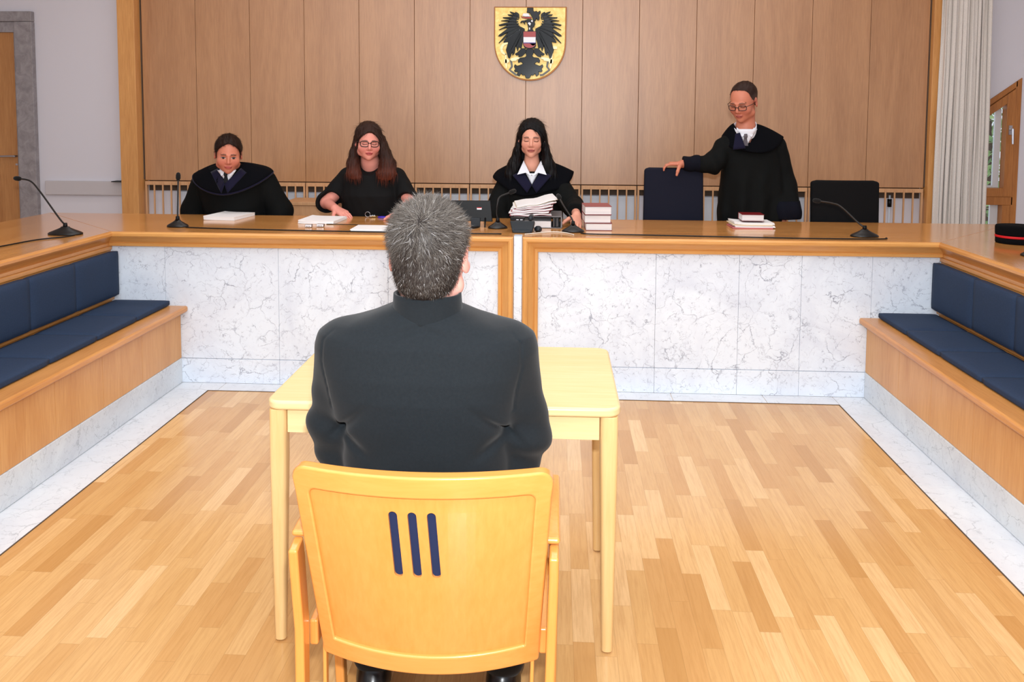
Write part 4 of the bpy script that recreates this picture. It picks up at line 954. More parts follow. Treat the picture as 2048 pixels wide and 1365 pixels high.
def face_color(p, skin, lips, brow, iris=(30, 20, 16), eyes='open', stubble=None):
    L = lambda c: np.array(lin(c)[:3]); n = len(p); C_ = np.tile(L(skin), (n, 1))
    x, y, z = p.T; ax = np.abs(x)
    def put(mask, c, a=1.):
        m = np.clip(mask, 0, 1)[:, None]*a; C_[:] = C_*(1-m)+L(c)*m
    gl = lambda q, c, r: np.clip(1.4-np.sqrt(sum(((q[i]-c[i])/r[i])**2 for i in range(len(c)))), 0, .5)*2
    fr_ = (y < -.03)
    put(gl((ax, z), (.040, -.036), (.022, .018))*fr_, lips, .28)
    put(gl((x, z), (0, -.030), (.013, .012))*fr_, lips, .22)
    put(((ax > .066) & (z < .03) & (z > -.045) & (y > -.01) & (y < .04)).astype(float), lips, .35)
    if stubble: put(np.clip((-.045-z)/.02, 0, 1)*(z > -.11)*fr_, stubble, .25)
    put(gl((x, z), (0, -.061), (.0215, .0085))*(y < -.07), lips)
    put(((np.abs(z+.0607) < .0018) & (ax < .020) & (y < -.07)).astype(float), (80, 30, 30), .75)
    bz = .0235-.22*np.maximum(ax-.030, 0)-.06*np.maximum(.03-ax, 0)
    put(np.clip(1.5-np.abs(z-bz)/.0042, 0, 1)*((ax > .014) & (ax < .048) & (y < -.05)), brow, .85)
    if eyes == 'open':
        put(gl((ax, z), (.031, .0005), (.0130, .0050))*(y < -.06), (200, 190, 188))
        put(gl((ax, z), (.031, .001), (.0075, .0066))*(y < -.06), iris)
        put(np.clip(1.5-np.abs(z-.0062+((ax-.031)/.014)**2*.004)/.0020, 0, 1)*((np.abs(ax-.031) < .0150) & (y < -.06)), (34, 22, 20), .95)
    else:
        put(np.clip(1.5-np.abs(z+.0030-((ax-.031)/.014)**2*.002)/.0024, 0, 1)*((np.abs(ax-.031) < .0155) & (y < -.06)), (30, 18, 18), .95)
        put(gl((ax, z), (.031, .004), (.014, .006))*(y < -.06), (120, 70, 60), .25)
    put((np.sqrt((ax-.006)**2+(z+.0365)**2) < .0032)*(y < -.085).astype(float), (90, 40, 36), .7)
    return C_
def cap_hair(p, off=.010, front=.078, temple=.045, side=-.012, back=-.075, amp=.0015, seed=1, rnd=0.):
    """short hair: thickened cranium cut at the hairline"""
    d = ell(p, (0, .023, .037), (.075+off, .097+off, .080+off))
    d = smin(d, ell(p, (0, .045, -.035), (.060+off*.8, .060+off*.4, .060)), .03)
    zl = np.interp(p[:, 1], [-.12, -.085, -.060, -.035, -.012, .010, .024, .036, .065, .12], [front+.006, front, front-.012*1, temple, side, side+.03, side+.02, side-.02, back+.012, back])
    if rnd: zl = zl+np.where(p[:, 1] < -.03, .010-rnd*np.abs(p[:, 0]), 0)
    d = smax(d, zl-p[:, 2], .006)
    d = d+amp*np.sin(p[:, 0]*260+lump(p, 30, seed)*3)*np.clip((p[:, 2]+.02)/.05, 0, 1)
    return d
def hand_prims(W, fdir, nrm, thumb_side, curl=.35, spread=.06, scale=1.):
    """list of capsules for a hand: W wrist, fdir towards the fingers, nrm = back of the hand"""
    f = np.array(fdir, float); f /= np.linalg.norm(f); n = np.array(nrm, float); n -= f*(n@f); n /= np.linalg.norm(n)
    x = np.cross(f, n); x = x if x@np.array(thumb_side, float) > 0 else -x
    W = np.array(W, float); S = scale; cs = []
    for i, (bx_, L_, r) in enumerate(((.027, .074, .0088), (.009, .082, .0090), (-.009, .075, .0086), (-.026, .058, .0076))):
        k0 = W+x*bx_*.45*S; k1 = W+f*.088*S+x*bx_*S-n*(.004*abs(i-1.3))*S
        cs.append((k0, k1, .0135*S, .0115*S, .012))
        a = k1; ang = curl*(.7+.1*i); ds = x*(bx_/.03)*spread
        for j, seg in enumerate((.44, .31, .25)):
            d = f*math.cos(ang)-n*math.sin(ang)+ds; d /= np.linalg.norm(d); b = a+d*L_*seg*S
            cs.append((a, b, (r-.0009*j)*S, (r-.0009*(j+1))*S, .004)); a = b; ang += curl*(1.0+.05*i)
    a = W+f*.022*S+x*.020*S-n*.006*S; d = f*.62+x*.75-n*.20; d /= np.linalg.norm(d)
    for seg, r0_, r1_ in ((.040, .0145, .0115), (.032, .0110, .0098), (.026, .0098, .0078)):
        b = a+d*seg*S; cs.append((a, b, r0_*S, r1_*S, .006)); a = b; d = d*.9+f*.28-n*.10; d /= np.linalg.norm(d)
    return cs
def shoe_prims(A, fwd, s=1.):
    A = np.array(A, float); f = np.array(fwd, float); f /= np.linalg.norm(f); h = A+np.array((0, 0, -.05))
    return [(h-f*.03, h+f*.08, .036, .036, .02), (h+f*.08, h+f*.17, .036, .028, .02), (A+np.array((0, 0, .02)), h, .040, .038, .02)]
def body_sdf(J, head, neckr=.055, build=1.):
    """J joints; skin body as one smooth union of tapering limbs, with head and hands"""
    R = head['R']; O = np.array(head['o']); hs = head.get('s', 1.)
    hands = J.get('hands', []); g = lambda k: np.array(J[k], float)
    def fn(P):
        d = caps(P, g('pelvis'), g('waist'), .125*build, .110*build)
        d = smin(d, caps(P, g('waist'), g('chest'), .110*build, .115*build), .05)
        for s in 'LR':
            d = smin(d, caps(P, g('chest'), g('sh'+s), .095*build, .058*build), .05)
            d = smin(d, caps(P, g('sh'+s), g('el'+s), .050*build, .040*build), .03)
            d = smin(d, caps(P, g('el'+s), g('wr'+s), .038*build, .026*build), .02)
            d = smin(d, caps(P, g('hip'+s), g('kn'+s), .078*build, .055*build), .04)
            d = smin(d, caps(P, g('kn'+s), g('an'+s), .052*build, .038*build), .02)
            an = g('an'+s); ff = np.array(J.get('foot'+s, (0, -1, 0)), float); d = smin(d, caps(P, an-(0, 0, .035), an-(0, 0, .04)+ff*.13, .032, .026), .02)
        d = smin(d, caps(P, g('chest')+(0, 0, .06), g('neck'), .075, neckr), .05)
        nb = O+R@np.array((0, .028, -.055))*hs; d = smin(d, caps(P, g('neck'), nb, neckr, neckr*.97), .03)
        near = np.linalg.norm(P-O, axis=1) < .22*hs+.05
        q = (P[near]-O)@R/hs
        if len(q): d[near] = smin(d[near], head_sdf(q, **head.get('p', {}))*hs, .018)
        for hp in hands:
            c = hp[0][0]; near = np.linalg.norm(P-c, axis=1) < .30
            if near.any():
                dd = None; Q = P[near]
                for a, b, ra, rb, k in hp: e = caps(Q, a, b, ra, rb); dd = e if dd is None else smin(dd, e, k)
                d[near] = smin(d[near], dd, .012)
        return d
    return fn
def make_body(J, head, parent, colors, res=.0035, **k):
    pts = np.array([v for kk, v in J.items() if kk not in ('hands', 'footL', 'footR')]+[head['o']], float)
    for hp in J.get('hands', []): pts = np.vstack([pts, [q[1] for q in hp]])
    lo = pts.min(0)-.2; hi = pts.max(0)+.2; fn = body_sdf(J, head, **k)
    V, F = surf(fn, lo, hi, res)
    q = (V-np.array(head['o']))@head['R']/head.get('s', 1.)
    C_ = face_color(q, **colors); far = (np.linalg.norm(q, axis=1) > .16); C_[far] = np.array(lin(colors.get('skin'))[:3])
    return link('body', V, F, 'skin', parent, smooth=True, col=C_)
def seated(px, py, pz, chest, shw, neck, elL, wrL, elR, wrR, kny=-.42, sep=.10, ank=None, fl=.1):
    J = dict(pelvis=(px, py, pz+.02), waist=((px*2+chest[0])/3, (py*2+chest[1])/3, pz+.18), chest=chest, neck=neck,
             shL=(chest[0]-shw, chest[1], chest[2]+.07), shR=(chest[0]+shw, chest[1], chest[2]+.07), elL=elL, elR=elR, wrL=wrL, wrR=wrR)
    for s, q in (('L', -1), ('R', 1)):
        J['hip'+s] = (px+q*.08, py-.02, pz); J['kn'+s] = (px+q*sep, py+kny, pz+.03); J['an'+s] = (px+q*sep, py+kny+.02, fl+.095)
    return J
def cloth(name, fn, lo, hi, mat, parent, res=.006): 
    V, F = surf(fn, lo, hi, res); return link(name, V, F, mat, parent, smooth=True)
def grid(name, fn, nu, nv, mat, parent, th=.004, closed=False, **k):
    V = [fn(i/(nu if not closed else nu), j/nv) for j in range(nv+1) for i in range(nu+(0 if closed else 1))]; m = nu+(0 if closed else 1)
    F = [(j*m+i, j*m+(i+1) % m, (j+1)*m+(i+1) % m, (j+1)*m+i) for j in range(nv) for i in range(nu)]
    o = link(name, V, F, mat, parent, smooth=True, **k)
    if th: s = o.modifiers.new('solid', 'SOLIDIFY'); s.thickness = th; s.offset = 0
    return o
def glasses(head, mat, parent, w=.030, h=.0185, z=.002, rect=.6, r=.0016, yy=-.094):
    R = head['R']; O = np.array(head['o']); s = head.get('s', 1.)
    T = lambda p: tuple(O+R@np.array(p)*s)
    g = MB()
    for sd in (-1, 1):
        pts = []
        for k in range(25):
            a = 2*math.pi*k/24; c, q = math.cos(a), math.sin(a); e = rect
            pts.append(T((sd*.033+w*.78*math.copysign(abs(c)**e, c), yy+.010*((abs(sd*.033+w*.78*c)/.05)**2), z+h*.85*math.copysign(abs(q)**e, q))))
        g.tube(pts, r, 6)
        g.tube([T((sd*.057, yy+.012, z+.008)), T((sd*.078, -.05, z+.008)), T((sd*.080, .004, z+.004))], r*.9, 6)
    g.tube([T((-.011, yy, z+.004)), T((0, yy-.002, z+.007)), T((.011, yy, z+.004))], r, 6)
    return g.out('glasses', mat, parent, smooth=True)
def strands(name, roots, nrm, dirs, Ls, w, cols, parent, lift=.3, seg=3, droop=0., wav=0.):
    N_ = len(roots); d = dirs+nrm*lift; d /= np.linalg.norm(d, axis=1)[:, None]
    side = np.cross(d, nrm); side /= np.maximum(np.linalg.norm(side, axis=1), 1e-6)[:, None]
    V = []; 
    for j in range(seg+1):
        t = j/seg; c = roots+d*(Ls*t)[:, None]-nrm*(Ls*lift*.55*t*t)[:, None]+np.array((0, 0, -droop))*(Ls*t*t)[:, None]+side*(wav*np.sin(t*3+roots[:, :1]*900))*Ls[:, None]
        ww = (w*(1-t)**.6)[:, None]
        V += [c-side*ww, c+side*ww] if j < seg else [c]
    k = 2*seg+1; VV = np.stack(V, 1).reshape(-1, 3); b = np.arange(N_)[:, None]*k
    quads = np.concatenate([b+np.array([2*j, 2*j+1, 2*j+3, 2*j+2]) for j in range(seg-1)]+[b+np.array([2*seg-2, 2*seg-1, 2*seg, 2*seg])], 0) if seg > 1 else None
    # tips as degenerate quads are avoided: use triangles list
    tris = [tuple(r) for r in (b+np.array([2*seg-2, 2*seg-1, 2*seg])).tolist()]
    faces = [tuple(r) for r in np.concatenate([b+np.array([2*j, 2*j+1, 2*j+3, 2*j+2]) for j in range(seg-1)], 0).tolist()]+tris
    return VV, faces, np.repeat(cols, k, 0)
L3 = lambda c: np.array(lin(c)[:3])
def sdf_normals(fn, P, e=.001):
    g = np.stack([fn(P+np.eye(3)[i]*e)-fn(P-np.eye(3)[i]*e) for i in range(3)], 1); return g/np.maximum(np.linalg.norm(g, axis=1), 1e-9)[:, None]

# ------------------------------------------------------------------ 1. the grey haired man in front, seen from behind
MX = -.298; MY = 1.93
pm = empty('person', (MX, MY, .44), 'person with short grey hair in a dark jacket, seated with the back to us', 'person')
hd = dict(o=(-.287, 1.912, 1.216), R=rotm(math.pi-.03, .06, .0), s=1.07, p=dict(face=1.04, jaw=1.1))
J = seated(MX, MY+.05, .52, (MX, MY, .90), .175, (MX+.002, 1.925, 1.08), (MX-.218, MY+.06, .745), (MX-.16, MY+.28, .64), (MX+.218, MY+.06, .745), (MX+.155, MY+.28, .64), kny=.44, sep=.16, fl=0)
for s, q in (('L', -1), ('R', 1)):
    J['kn'+s] = (MX+q*.15+.0, MY+.47, .52); J['an'+s] = (MX+q*.172, MY+.20, .10); J['foot'+s] = (q*.1, 1, 0)
J['hands'] = [hand_prims(J['wrL'], (.25, 1, -.10), (-.1, .1, 1), (1, 0, 0), .3), hand_prims(J['wrR'], (-.25, 1, -.10), (.1, .1, 1), (-1, 0, 0), .3)]
skin_c = (236, 172, 156)
bdy = make_body(J, hd, pm, dict(skin=skin_c, lips=(226, 140, 130), brow=(90, 80, 74)), res=.004, neckr=.055)
def jacket(P):
    x, y, z = P[:, 0]-MX, P[:, 1], P[:, 2]
    a = np.interp(z, [.45, .60, .70, .78, .86, .93, 1.00, 1.035, 1.058, 1.078, 1.10, 1.125, 1.2], [.205, .200, .194, .198, .217, .232, .244, .240, .196, .130, .078, .058, .04])
    bk = np.interp(z, [.45, .60, .74, .90, 1.02, 1.07, 1.10, 1.13], [.12, .115, .125, .135, .120, .095, .075, .05])
    cy = np.interp(z, [.45, .60, .75, .95, 1.05, 1.12], [MY+.06, MY+.045, MY+.02, MY-.01, MY-.005, MY-.01])
    e = 2.6; rr = (np.abs(x/a)**e+np.abs((y-cy)/bk)**e)**(1/e); d = (rr-1)*np.minimum(a, bk)*.9
    d = smax(d, z-1.115, .02); d = smax(d, .47-z, .02)
    for s in (-1, 1):
        sh = (MX+s*.189, MY-.005, .995); el_ = (MX+s*.226, MY+.04, .79)
        el2 = (MX+s*.215, MY+.06, .735); wr_ = (MX+s*.165, MY+.27, .640)
        arm = smin(smin(caps(P, sh, el_, .067, .063), caps(P, el_, el2, .063, .058), .02), caps(P, el2, wr_, .056, .044), .02)
        arm = arm+.004*np.sin(z*70+x*25+s)*np.clip((.93-z)/.1, 0, 1)
        d = smin(d, arm, .024)
    # folds radiating from the armpits and across the upper back
    ax = np.abs(x); fold = np.exp(-((z-(.855-.9*(ax-.15)))/.014)**2)*np.exp(-((ax-.175)/.045)**2)*.008
    fold2 = np.exp(-((z-(.79+.6*(ax-.15)))/.016)**2)*np.exp(-((ax-.165)/.04)**2)*.006
    neckf = np.exp(-((z-1.068+.35*ax)/.008)**2)*np.exp(-(x/.07)**2)*.0035
    seam = np.exp(-((ax-np.interp(z, [.86, .92, .98, 1.03, 1.05], [.205, .212, .226, .222, .20]))/.0025)**2)*((z > .87) & (z < 1.05))*.0018
    cen = np.exp(-(x/.0022)**2)*(z < 1.05)*.0
    back = (y < cy)
    return d+(1.4*fold+1.4*fold2+1.3*neckf+seam+cen)*back+.0025*lump(P, 14, 3)+.0016*np.sin(z*55+ax*18+lump(P, 9, 4)*2)*np.clip((.9-z)/.15, 0, 1)
cloth('jacket', jacket, (MX-.36, MY-.25, .42), (MX+.36, MY+.42, 1.2), 'jacket', pm, .004)
def collar(u, v):   # stand collar, open at the front
    a = math.radians(-62+304*u); t = v; 
    rx, ry = .079+(-.005)*t, .067+.005*t
    cx, cy = MX+.008, 1.903-.006*t
    back = .5+.5*math.cos(a-math.radians(90)+math.pi*1)  # 0 at front .. 1 at rear
    return (cx+rx*math.cos(a), cy+ry*math.sin(a)*-1.0, 1.064+.072*t+(-.004)*abs(math.cos(a))*t)
grid('collar', collar, 48, 6, 'jacket', pm, .006)
def trous(P):
    d = None
    for s in 'LR':
        e = smin(caps(P, J['hip'+s], J['kn'+s], .096, .072), caps(P, J['kn'+s], np.array(J['an'+s])+(0, 0, .02), .068, .056), .03); d = e if d is None else smin(d, e, .02)
    d = smin(d, caps(P, (MX-.08, MY+.04, .53), (MX+.08, MY+.04, .53), .115), .05)
    return d+.003*lump(P, 40, 8)
cloth('trousers', trous, (MX-.34, MY-.12, .05), (MX+.34, MY+.62, .70), 'trouser', pm, .006)
for s in 'LR':
    pr = shoe_prims(J['an'+s], J['foot'+s]); 
    def sf(P, pr=pr):
        d = None
        for a, b, ra, rb, k in pr: e = caps(P, a, b, ra+.004, rb+.004); d = e if d is None else smin(d, e, k)
        return smax(d, .004-P[:, 2], .004)
    c = np.array(J['an'+s]); cloth('shoe', sf, c-(.12, .15, .12), c+(.12, .28, .10), 'shoe', pm, .005)
# hair: dense cap plus thousands of short tapered strands radiating from the crown
Rh, Oh, Sh = hd['R'], np.array(hd['o']), hd['s']
def hairloc(p): return cap_hair(p, .0075, .070, .040, -.030, -.098, .0008, 2)
def hairw(P): return hairloc((P-Oh)@Rh/Sh)*Sh
V, F = surf(hairw, Oh-.16, Oh+.16, .004)
q = (V-Oh)@Rh/Sh
sh_ = np.clip(.5+.5*lump(q, 45, 5), 0, 1)[:, None]; C0 = L3((26, 20, 18))*(1-sh_)+L3((48, 42, 40))*sh_
hair = link('hair', V, F, 'strand', pm, smooth=True, col=C0)
N_ = 34000; idx = rng.integers(0, len(V), N_); roots = V[idx]+rng.normal(size=(N_, 3))*.0022; nr = sdf_normals(hairw, roots)
ql = (roots-Oh)@Rh/Sh; ok = (ql[:, 2] > -.098) & ((ql[:, 1] > -.03) | (ql[:, 2] > .03)) & (nr@np.array(Rh[:, 2]) > -.75); roots, nr, ql = roots[ok], nr[ok], ql[ok]
crown = Oh+Rh@np.array((.000, .100, .072))*Sh
d0 = roots-crown; d0 -= nr*np.sum(d0*nr, 1)[:, None]; dist = np.linalg.norm(d0, axis=1); d0 /= np.maximum(dist, 1e-6)[:, None]
sw = np.cross(nr, d0); d0 = d0+sw*.45*np.exp(-dist/.04)[:, None]+.42*rng.normal(size=d0.shape)+np.array((0, 0, -.35))*np.clip(.03-ql[:, 2], 0, .05)[:, None]*20
d0 /= np.linalg.norm(d0, axis=1)[:, None]
top = np.clip((ql[:, 2]+.03)/.09, 0, 1); n_ = len(roots)
Ls = (.008+.016*top)*rng.uniform(.6, 1.3, n_); w = np.full(n_, .00034)*rng.uniform(.7, 1.4, n_)
tone = np.clip(rng.normal(.22+.26*top+.25*lump(ql, 40, 9), .22), 0, 1)[:, None]
cols = L3((28, 19, 15))*(1-tone)+L3((118, 111, 104))*tone; wh = rng.random(n_) < .035; cols[wh] = L3((168, 165, 164))
VV, FF, CC = strands('s', roots, nr, d0, Ls, w, cols, pm, lift=.26)
link('hair_strands', VV, FF, 'strand', hair, smooth=True, col=CC)['kind'] = 'stuff'

# ------------------------------------------------------------------ robe helpers for the three judges
def robe_collar(cx, cy, zc, outer, inner, name='cape_collar', mat='velvet', parent=None, nu=72, nv=10, th=.010, drop=1.4):
    """wide collar lying over the shoulders: u runs round the neck, v from the neck edge to the outer edge.
    inner(a)/outer(a) give (x, y, z) for angle a (0 = right, 90 = rear, 270 = front)"""
    def fn(u, v):
        a = 2*math.pi*u; i, o = inner(a), outer(a); t = v
        x = i[0]+(o[0]-i[0])*t; y = i[1]+(o[1]-i[1])*t; z = i[2]+(o[2]-i[2])*(t**drop)
        return (x, y, z)
    return grid(name, fn, nu, nv, mat, parent, th, closed=True)
def shirt_v(cx, cy, zt, zb, w, parent, mat='shirt', lean=0.):
    mb = MB(); v = []
    for t in np.linspace(0, 1, 7):
        hw_ = w*(1-t)+.004; z = zt+(zb-zt)*t
        for u in np.linspace(-1, 1, 7): v.append((cx+hw_*u, cy+lean*t-.010*(1-u*u)+.0, z))
    f = [(j*7+i, j*7+i+1, (j+1)*7+i+1, (j+1)*7+i) for j in range(6) for i in range(6)]
    o = link('shirt', v, f, mat, parent, smooth=True); s = o.modifiers.new('s', 'SOLIDIFY'); s.thickness = .004; return o
def collar_tips(cx, cy, z, parent, w=.048, h=.045, spread=.03, mat='shirt', depth=.02, name='shirt_collar'):
    for s in (-1, 1):
        v = [(cx+s*.006, cy-.006, z-.022), (cx+s*w, cy+depth*1.6, z+.020), (cx+s*(w+.004), cy+depth, z-.004), (cx+s*(.012+spread), cy-.012, z-h)]
        v2 = [(x, y+.005, zz) for x, y, zz in v]
        MB().add(v+v2, [(0, 1, 2, 3), (4, 7, 6, 5), (0, 4, 5, 1), (1, 5, 6, 2), (2, 6, 7, 3), (3, 7, 4, 0)]).out(name, mat, parent, bev=.0015)
def tie(cx, cy, z0, z1, parent, mat):
    mb = MB(); mb.tube([(cx, cy-.004, z0+.004), (cx, cy-.007, z0-.012), (cx, cy-.006, z0-.024)], [.010, .013, .008], 10)
    v = []
    for t, w in ((0, .008), (.5, .013), (1, .017)):
        z = z0-.020+(z1-z0+.02)*t; v += [(cx-w, cy-.004-.004*t, z), (cx+w, cy-.004-.004*t, z), (cx+w, cy+.001, z), (cx-w, cy+.001, z)]
    mb.add(v, [(i*4+k, i*4+(k+1) % 4, i*4+4+(k+1) % 4, i*4+4+k) for i in range(2) for k in range(4)]+[(0, 1, 2, 3), (8, 9, 10, 11)])
    return mb.out('tie', mat, parent, smooth=False)

# ------------------------------------------------------------------ 2. the leaning man at the left
cx, cy = -2.135, 5.50
p1 = empty('person', (cx, 5.62, .55), 'person in black robe with violet edged collar, leaning forward at the left', 'person')
h1 = dict(o=(-2.108, 5.36, 1.268), R=rotm(.38, .26, .04), s=1.0, p=dict(face=1.08, jaw=1.08, fat=.002))
J1 = seated(cx, 5.66, .64, (cx, 5.54, 1.00), .20, (cx+.01, 5.45, 1.16), (cx-.31, 5.56, .86), (cx-.25, 5.50, .66), (cx+.31, 5.56, .86), (cx+.25, 5.50, .66), kny=-.38)
J1['hands'] = [hand_prims(J1['wrL'], (.1, -.5, -1), (-1, 0, 0), (0, -1, 0), .5), hand_prims(J1['wrR'], (-.1, -.5, -1), (1, 0, 0), (0, -1, 0), .5)]
make_body(J1, h1, p1, dict(skin=(206, 128, 102), lips=(186, 92, 84), brow=(70, 42, 30), stubble=(150, 96, 80)), neckr=.062)
def robe1(P):
    x = P[:, 0]-cx; z = P[:, 2]
    a = np.interp(z, [.5, .7, .9, 1.05, 1.12, 1.18, 1.22], [.20, .20, .21, .235, .215, .15, .08]); b = np.interp(z, [.5, .9, 1.1, 1.2], [.17, .165, .14, .08]); yc = np.interp(z, [.5, .8, 1.0, 1.2], [5.64, 5.58, 5.53, 5.48])
    d = (((np.abs(x/a)**2.4+np.abs((P[:, 1]-yc)/b)**2.4)**(1/2.4))-1)*np.minimum(a, b)*.9; d = smax(d, z-1.20, .03)
    for s in (-1, 1):
        d = smin(d, smin(caps(P, (cx+s*.20, 5.53, 1.075), (cx+s*.295, 5.56, .88), .085, .080), caps(P, (cx+s*.295, 5.56, .88), (cx+s*.27, 5.50, .64), .078, .095), .03), .014)
    return d+.004*lump(P*np.array((1, 1, .35)), 45, 11)
cloth('robe', robe1, (cx-.45, 5.3, .5), (cx+.45, 5.85, 1.3), 'robe', p1)
def out1(a, k=1.0):
    c, s = math.cos(a), math.sin(a); f = max(0, -s); r = max(0, s)
    return (cx+.005+.262*k*c, 5.50-.185*f*k+.12*r, 1.165-.150*f**1.5*k+.02*r-.035*abs(c)**3+.012*(c > 0)*abs(c))
def in1(a, k=1.0):
    c, s = math.cos(a), math.sin(a); f = max(0, -s)
    return (cx+.02+.078*c, 5.45-.115*f**2+.06*max(0, s), 1.205-.115*f**3.0)
robe_collar(cx, cy, 0, out1, in1, parent=p1)
robe_collar(cx, cy, 0, lambda a: tuple(np.array(out1(a, 1.015))+(0, -.003*0, -.006)), lambda a: tuple(np.array(out1(a, .97))+(0, 0, .000)), 'collar_edging', 'purple', p1, 72, 2, .012)
def facing(name, A, B_, C_, D_, parent, mat='purple', th=.004, n=6):
    A, B_, C_, D_ = [np.array(q, float) for q in (A, B_, C_, D_)]
    return grid(name, lambda u, v: tuple((A*(1-u)+B_*u)*(1-v)+(D_*(1-u)+C_*u)*v), n, n, mat, parent, th)
for s in (-1, 1):
    X0 = cx+.02
    facing('violet_facing', (X0+s*.074, 5.40, 1.175), (X0+s*.118, 5.375, 1.150), (X0+s*.020, 5.300, 1.020), (X0, 5.305, 1.080), p1)
shirt_v(cx+.02, 5.345, 1.165, 1.085, .058, p1); collar_tips(cx+.02, 5.338, 1.165, p1, .05, .036, .018)
tie(cx+.02, 5.332, 1.150, 1.085, p1, 'tie_black')
def hair1(P): return cap_hair((P-np.array(h1['o']))@h1['R'], .010, .094, .052, -.022, -.06, .0010, 4, .45)
o_ = np.array(h1['o']); V, F = surf(hair1, o_-.16, o_+.16, .004); C_ = np.tile(L3((40, 24, 18)), (len(V), 1)); hm1 = (V, C_, link('hair', V, F, 'hair', p1, smooth=True, col=C_))

# ------------------------------------------------------------------ 3. the woman in glasses
wx, wy = -1.215, 5.52
p2 = empty('person', (wx, 5.6, .55), 'person in glasses with long brown hair and black blouse, looking down at the desk', 'person')
h2 = dict(o=(-1.212, 5.43, 1.352), R=rotm(.30, .16, .03), s=.98, p=dict(face=1.08, jaw=1.02, fat=.003))
J2 = seated(wx, 5.64, .64, (wx, 5.56, 1.02), .165, (wx, 5.49, 1.215), (wx-.300, 5.52, .945), (wx-.205, 5.37, .925), (wx+.265, 5.46, .965), (wx+.235, 5.30, .915))
J2['hands'] = [hand_prims(J2['wrL'], (.80, -.55, -.26), (.1, -.45, 1), (.2, -1, 0), .30), hand_prims(J2['wrR'], (-.05, -1, -.12), (0, -.35, 1), (-1, -.2, 0), .35)]
make_body(J2, h2, p2, dict(skin=(222, 146, 130), lips=(188, 84, 84), brow=(80, 48, 36), eyes='down'), neckr=.054)
def blouse(P):
    x = P[:, 0]-wx; z = P[:, 2]
    a = np.interp(z, [.5, .8, .95, 1.08, 1.14, 1.175, 1.20], [.22, .205, .20, .19, .175, .115, .085]); b = np.interp(z, [.5, .85, 1.0, 1.15, 1.2], [.17, .155, .16, .11, .075]); yc = np.interp(z, [.5, .8, 1.0, 1.2], [5.63, 5.58, 5.54, 5.51])
    d = (((np.abs(x/a)**2.3+np.abs((P[:, 1]-yc)/b)**2.3)**(1/2.3))-1)*np.minimum(a, b)*.9; d = smax(d, z-(1.185-.045*np.clip((5.50-P[:, 1])/.08, 0, 1)*np.exp(-(x/.055)**4)), .006)
    for s in (-1, 1):
        e_ = J2['elL' if s < 0 else 'elR']; k = np.array(J2['wrL' if s < 0 else 'wrR'])*.12+np.array(e_)*.88
        d = smin(d, smin(caps(P, (wx+s*.155, 5.55, 1.11), e_, .072, .066), caps(P, e_, k, .066, .062), .02), .015)
    d = smax(d, -smin(caps(P, np.array(J2['elL'])*.62+np.array(J2['wrL'])*.38, J2['wrL'], .085), caps(P, np.array(J2['elR'])*.62+np.array(J2['wrR'])*.38, J2['wrR'], .085), .01), .008)
    return d+.004*lump(P*np.array((1, 1, .45)), 40, 13)
cloth('blouse', blouse, (wx-.40, 5.05, .5), (wx+.40, 5.85, 1.3), 'blouse', p2)
def longhair(head, parent, color, color2, curtains, off=.014, seed=3, front=.085, zmid=1.2, ampl=.0022, part=0.):
    R, O, s = head['R'], np.array(head['o']), head.get('s', 1.)
    def fn(P):
        p = (P-O)@R/s; d = ell(p, (0, .026, .038), (.076+off, .100+off, .082+off))
        zl = np.interp(p[:, 1], [-.12, -.095, -.07, -.045, -.02, .02], [.100, front+.016, front-.010, .045, -.05, -.2])-np.maximum(np.abs(p[:, 0]-part)-.012, 0)*.5
        d = smax(d, zl-p[:, 2], .006)*s
        for pts in curtains:
            for (a, ra), (b, rb) in zip(pts[:-1], pts[1:]):
                dd = np.array(b)-np.array(a); q = P-np.array(a); h = np.clip((q@dd)/(dd@dd), 0, 1)
                w_ = q-h[:, None]*dd; rx = ra[0]+(rb[0]-ra[0])*h; ry = ra[1]+(rb[1]-ra[1])*h
                k = np.sqrt((w_[:, 0]/rx)**2+(w_[:, 1]/ry)**2+(w_[:, 2]/np.minimum(rx, ry))**2); d = smin(d, (k-1)*np.minimum(rx, ry), .016)
        return d+ampl*.55*np.sin(P[:, 0]*300+lump(P*np.array((1, 1, .3)), 25, seed)*5)+.0010*np.sin(P[:, 0]*610+P[:, 1]*300+lump(P, 12, 9)*4)
    allp = np.array([q[0] for pts in curtains for q in pts]+[O-.1, O+.1]); V, F = surf(fn, allp.min(0)-.12, allp.max(0)+.12, .004)
    t = np.clip((zmid-V[:, 2])/.16, 0, 1)[:, None]; C_ = L3(color)*(1-t)+L3(color2)*t
    ho = link('hair', V, F, 'hair', parent, smooth=True, col=C_)
    nS = 5200; ii = rng.integers(0, len(V), nS); rt = V[ii]; nn = sdf_normals(fn, rt, .002); dn = np.tile(np.array((0, 0, -1.)), (nS, 1)); hp_ = (rt-O)@R/s
    fro = np.stack([np.sign(hp_[:, 0]-part)*.8, np.zeros(nS), -.5*np.ones(nS)], 1); tp = np.clip((hp_[:, 2]-.02)/.08, 0, 1)[:, None]; dn = dn*(1-tp)+(fro@R.T)*tp
    dn -= nn*np.sum(dn*nn, 1)[:, None]; dn /= np.maximum(np.linalg.norm(dn, axis=1), 1e-5)[:, None]; dn += rng.normal(size=dn.shape)*.06
    kp = nn[:, 2] > -.6; rt, nn, dn, cc = rt[kp], nn[kp], dn[kp], C_[ii][kp]; m_ = len(rt)
    cc = cc*rng.uniform(.6, 1.7, m_)[:, None]
    VV, FF, CC = strands('s', rt, nn, dn, rng.uniform(.03, .06, m_), np.full(m_, .0009), cc, parent, lift=.06, droop=.15)
    so = link('hair_strands', VV, FF, 'strand', ho, smooth=True, col=CC); so['kind'] = 'stuff'
    return ho
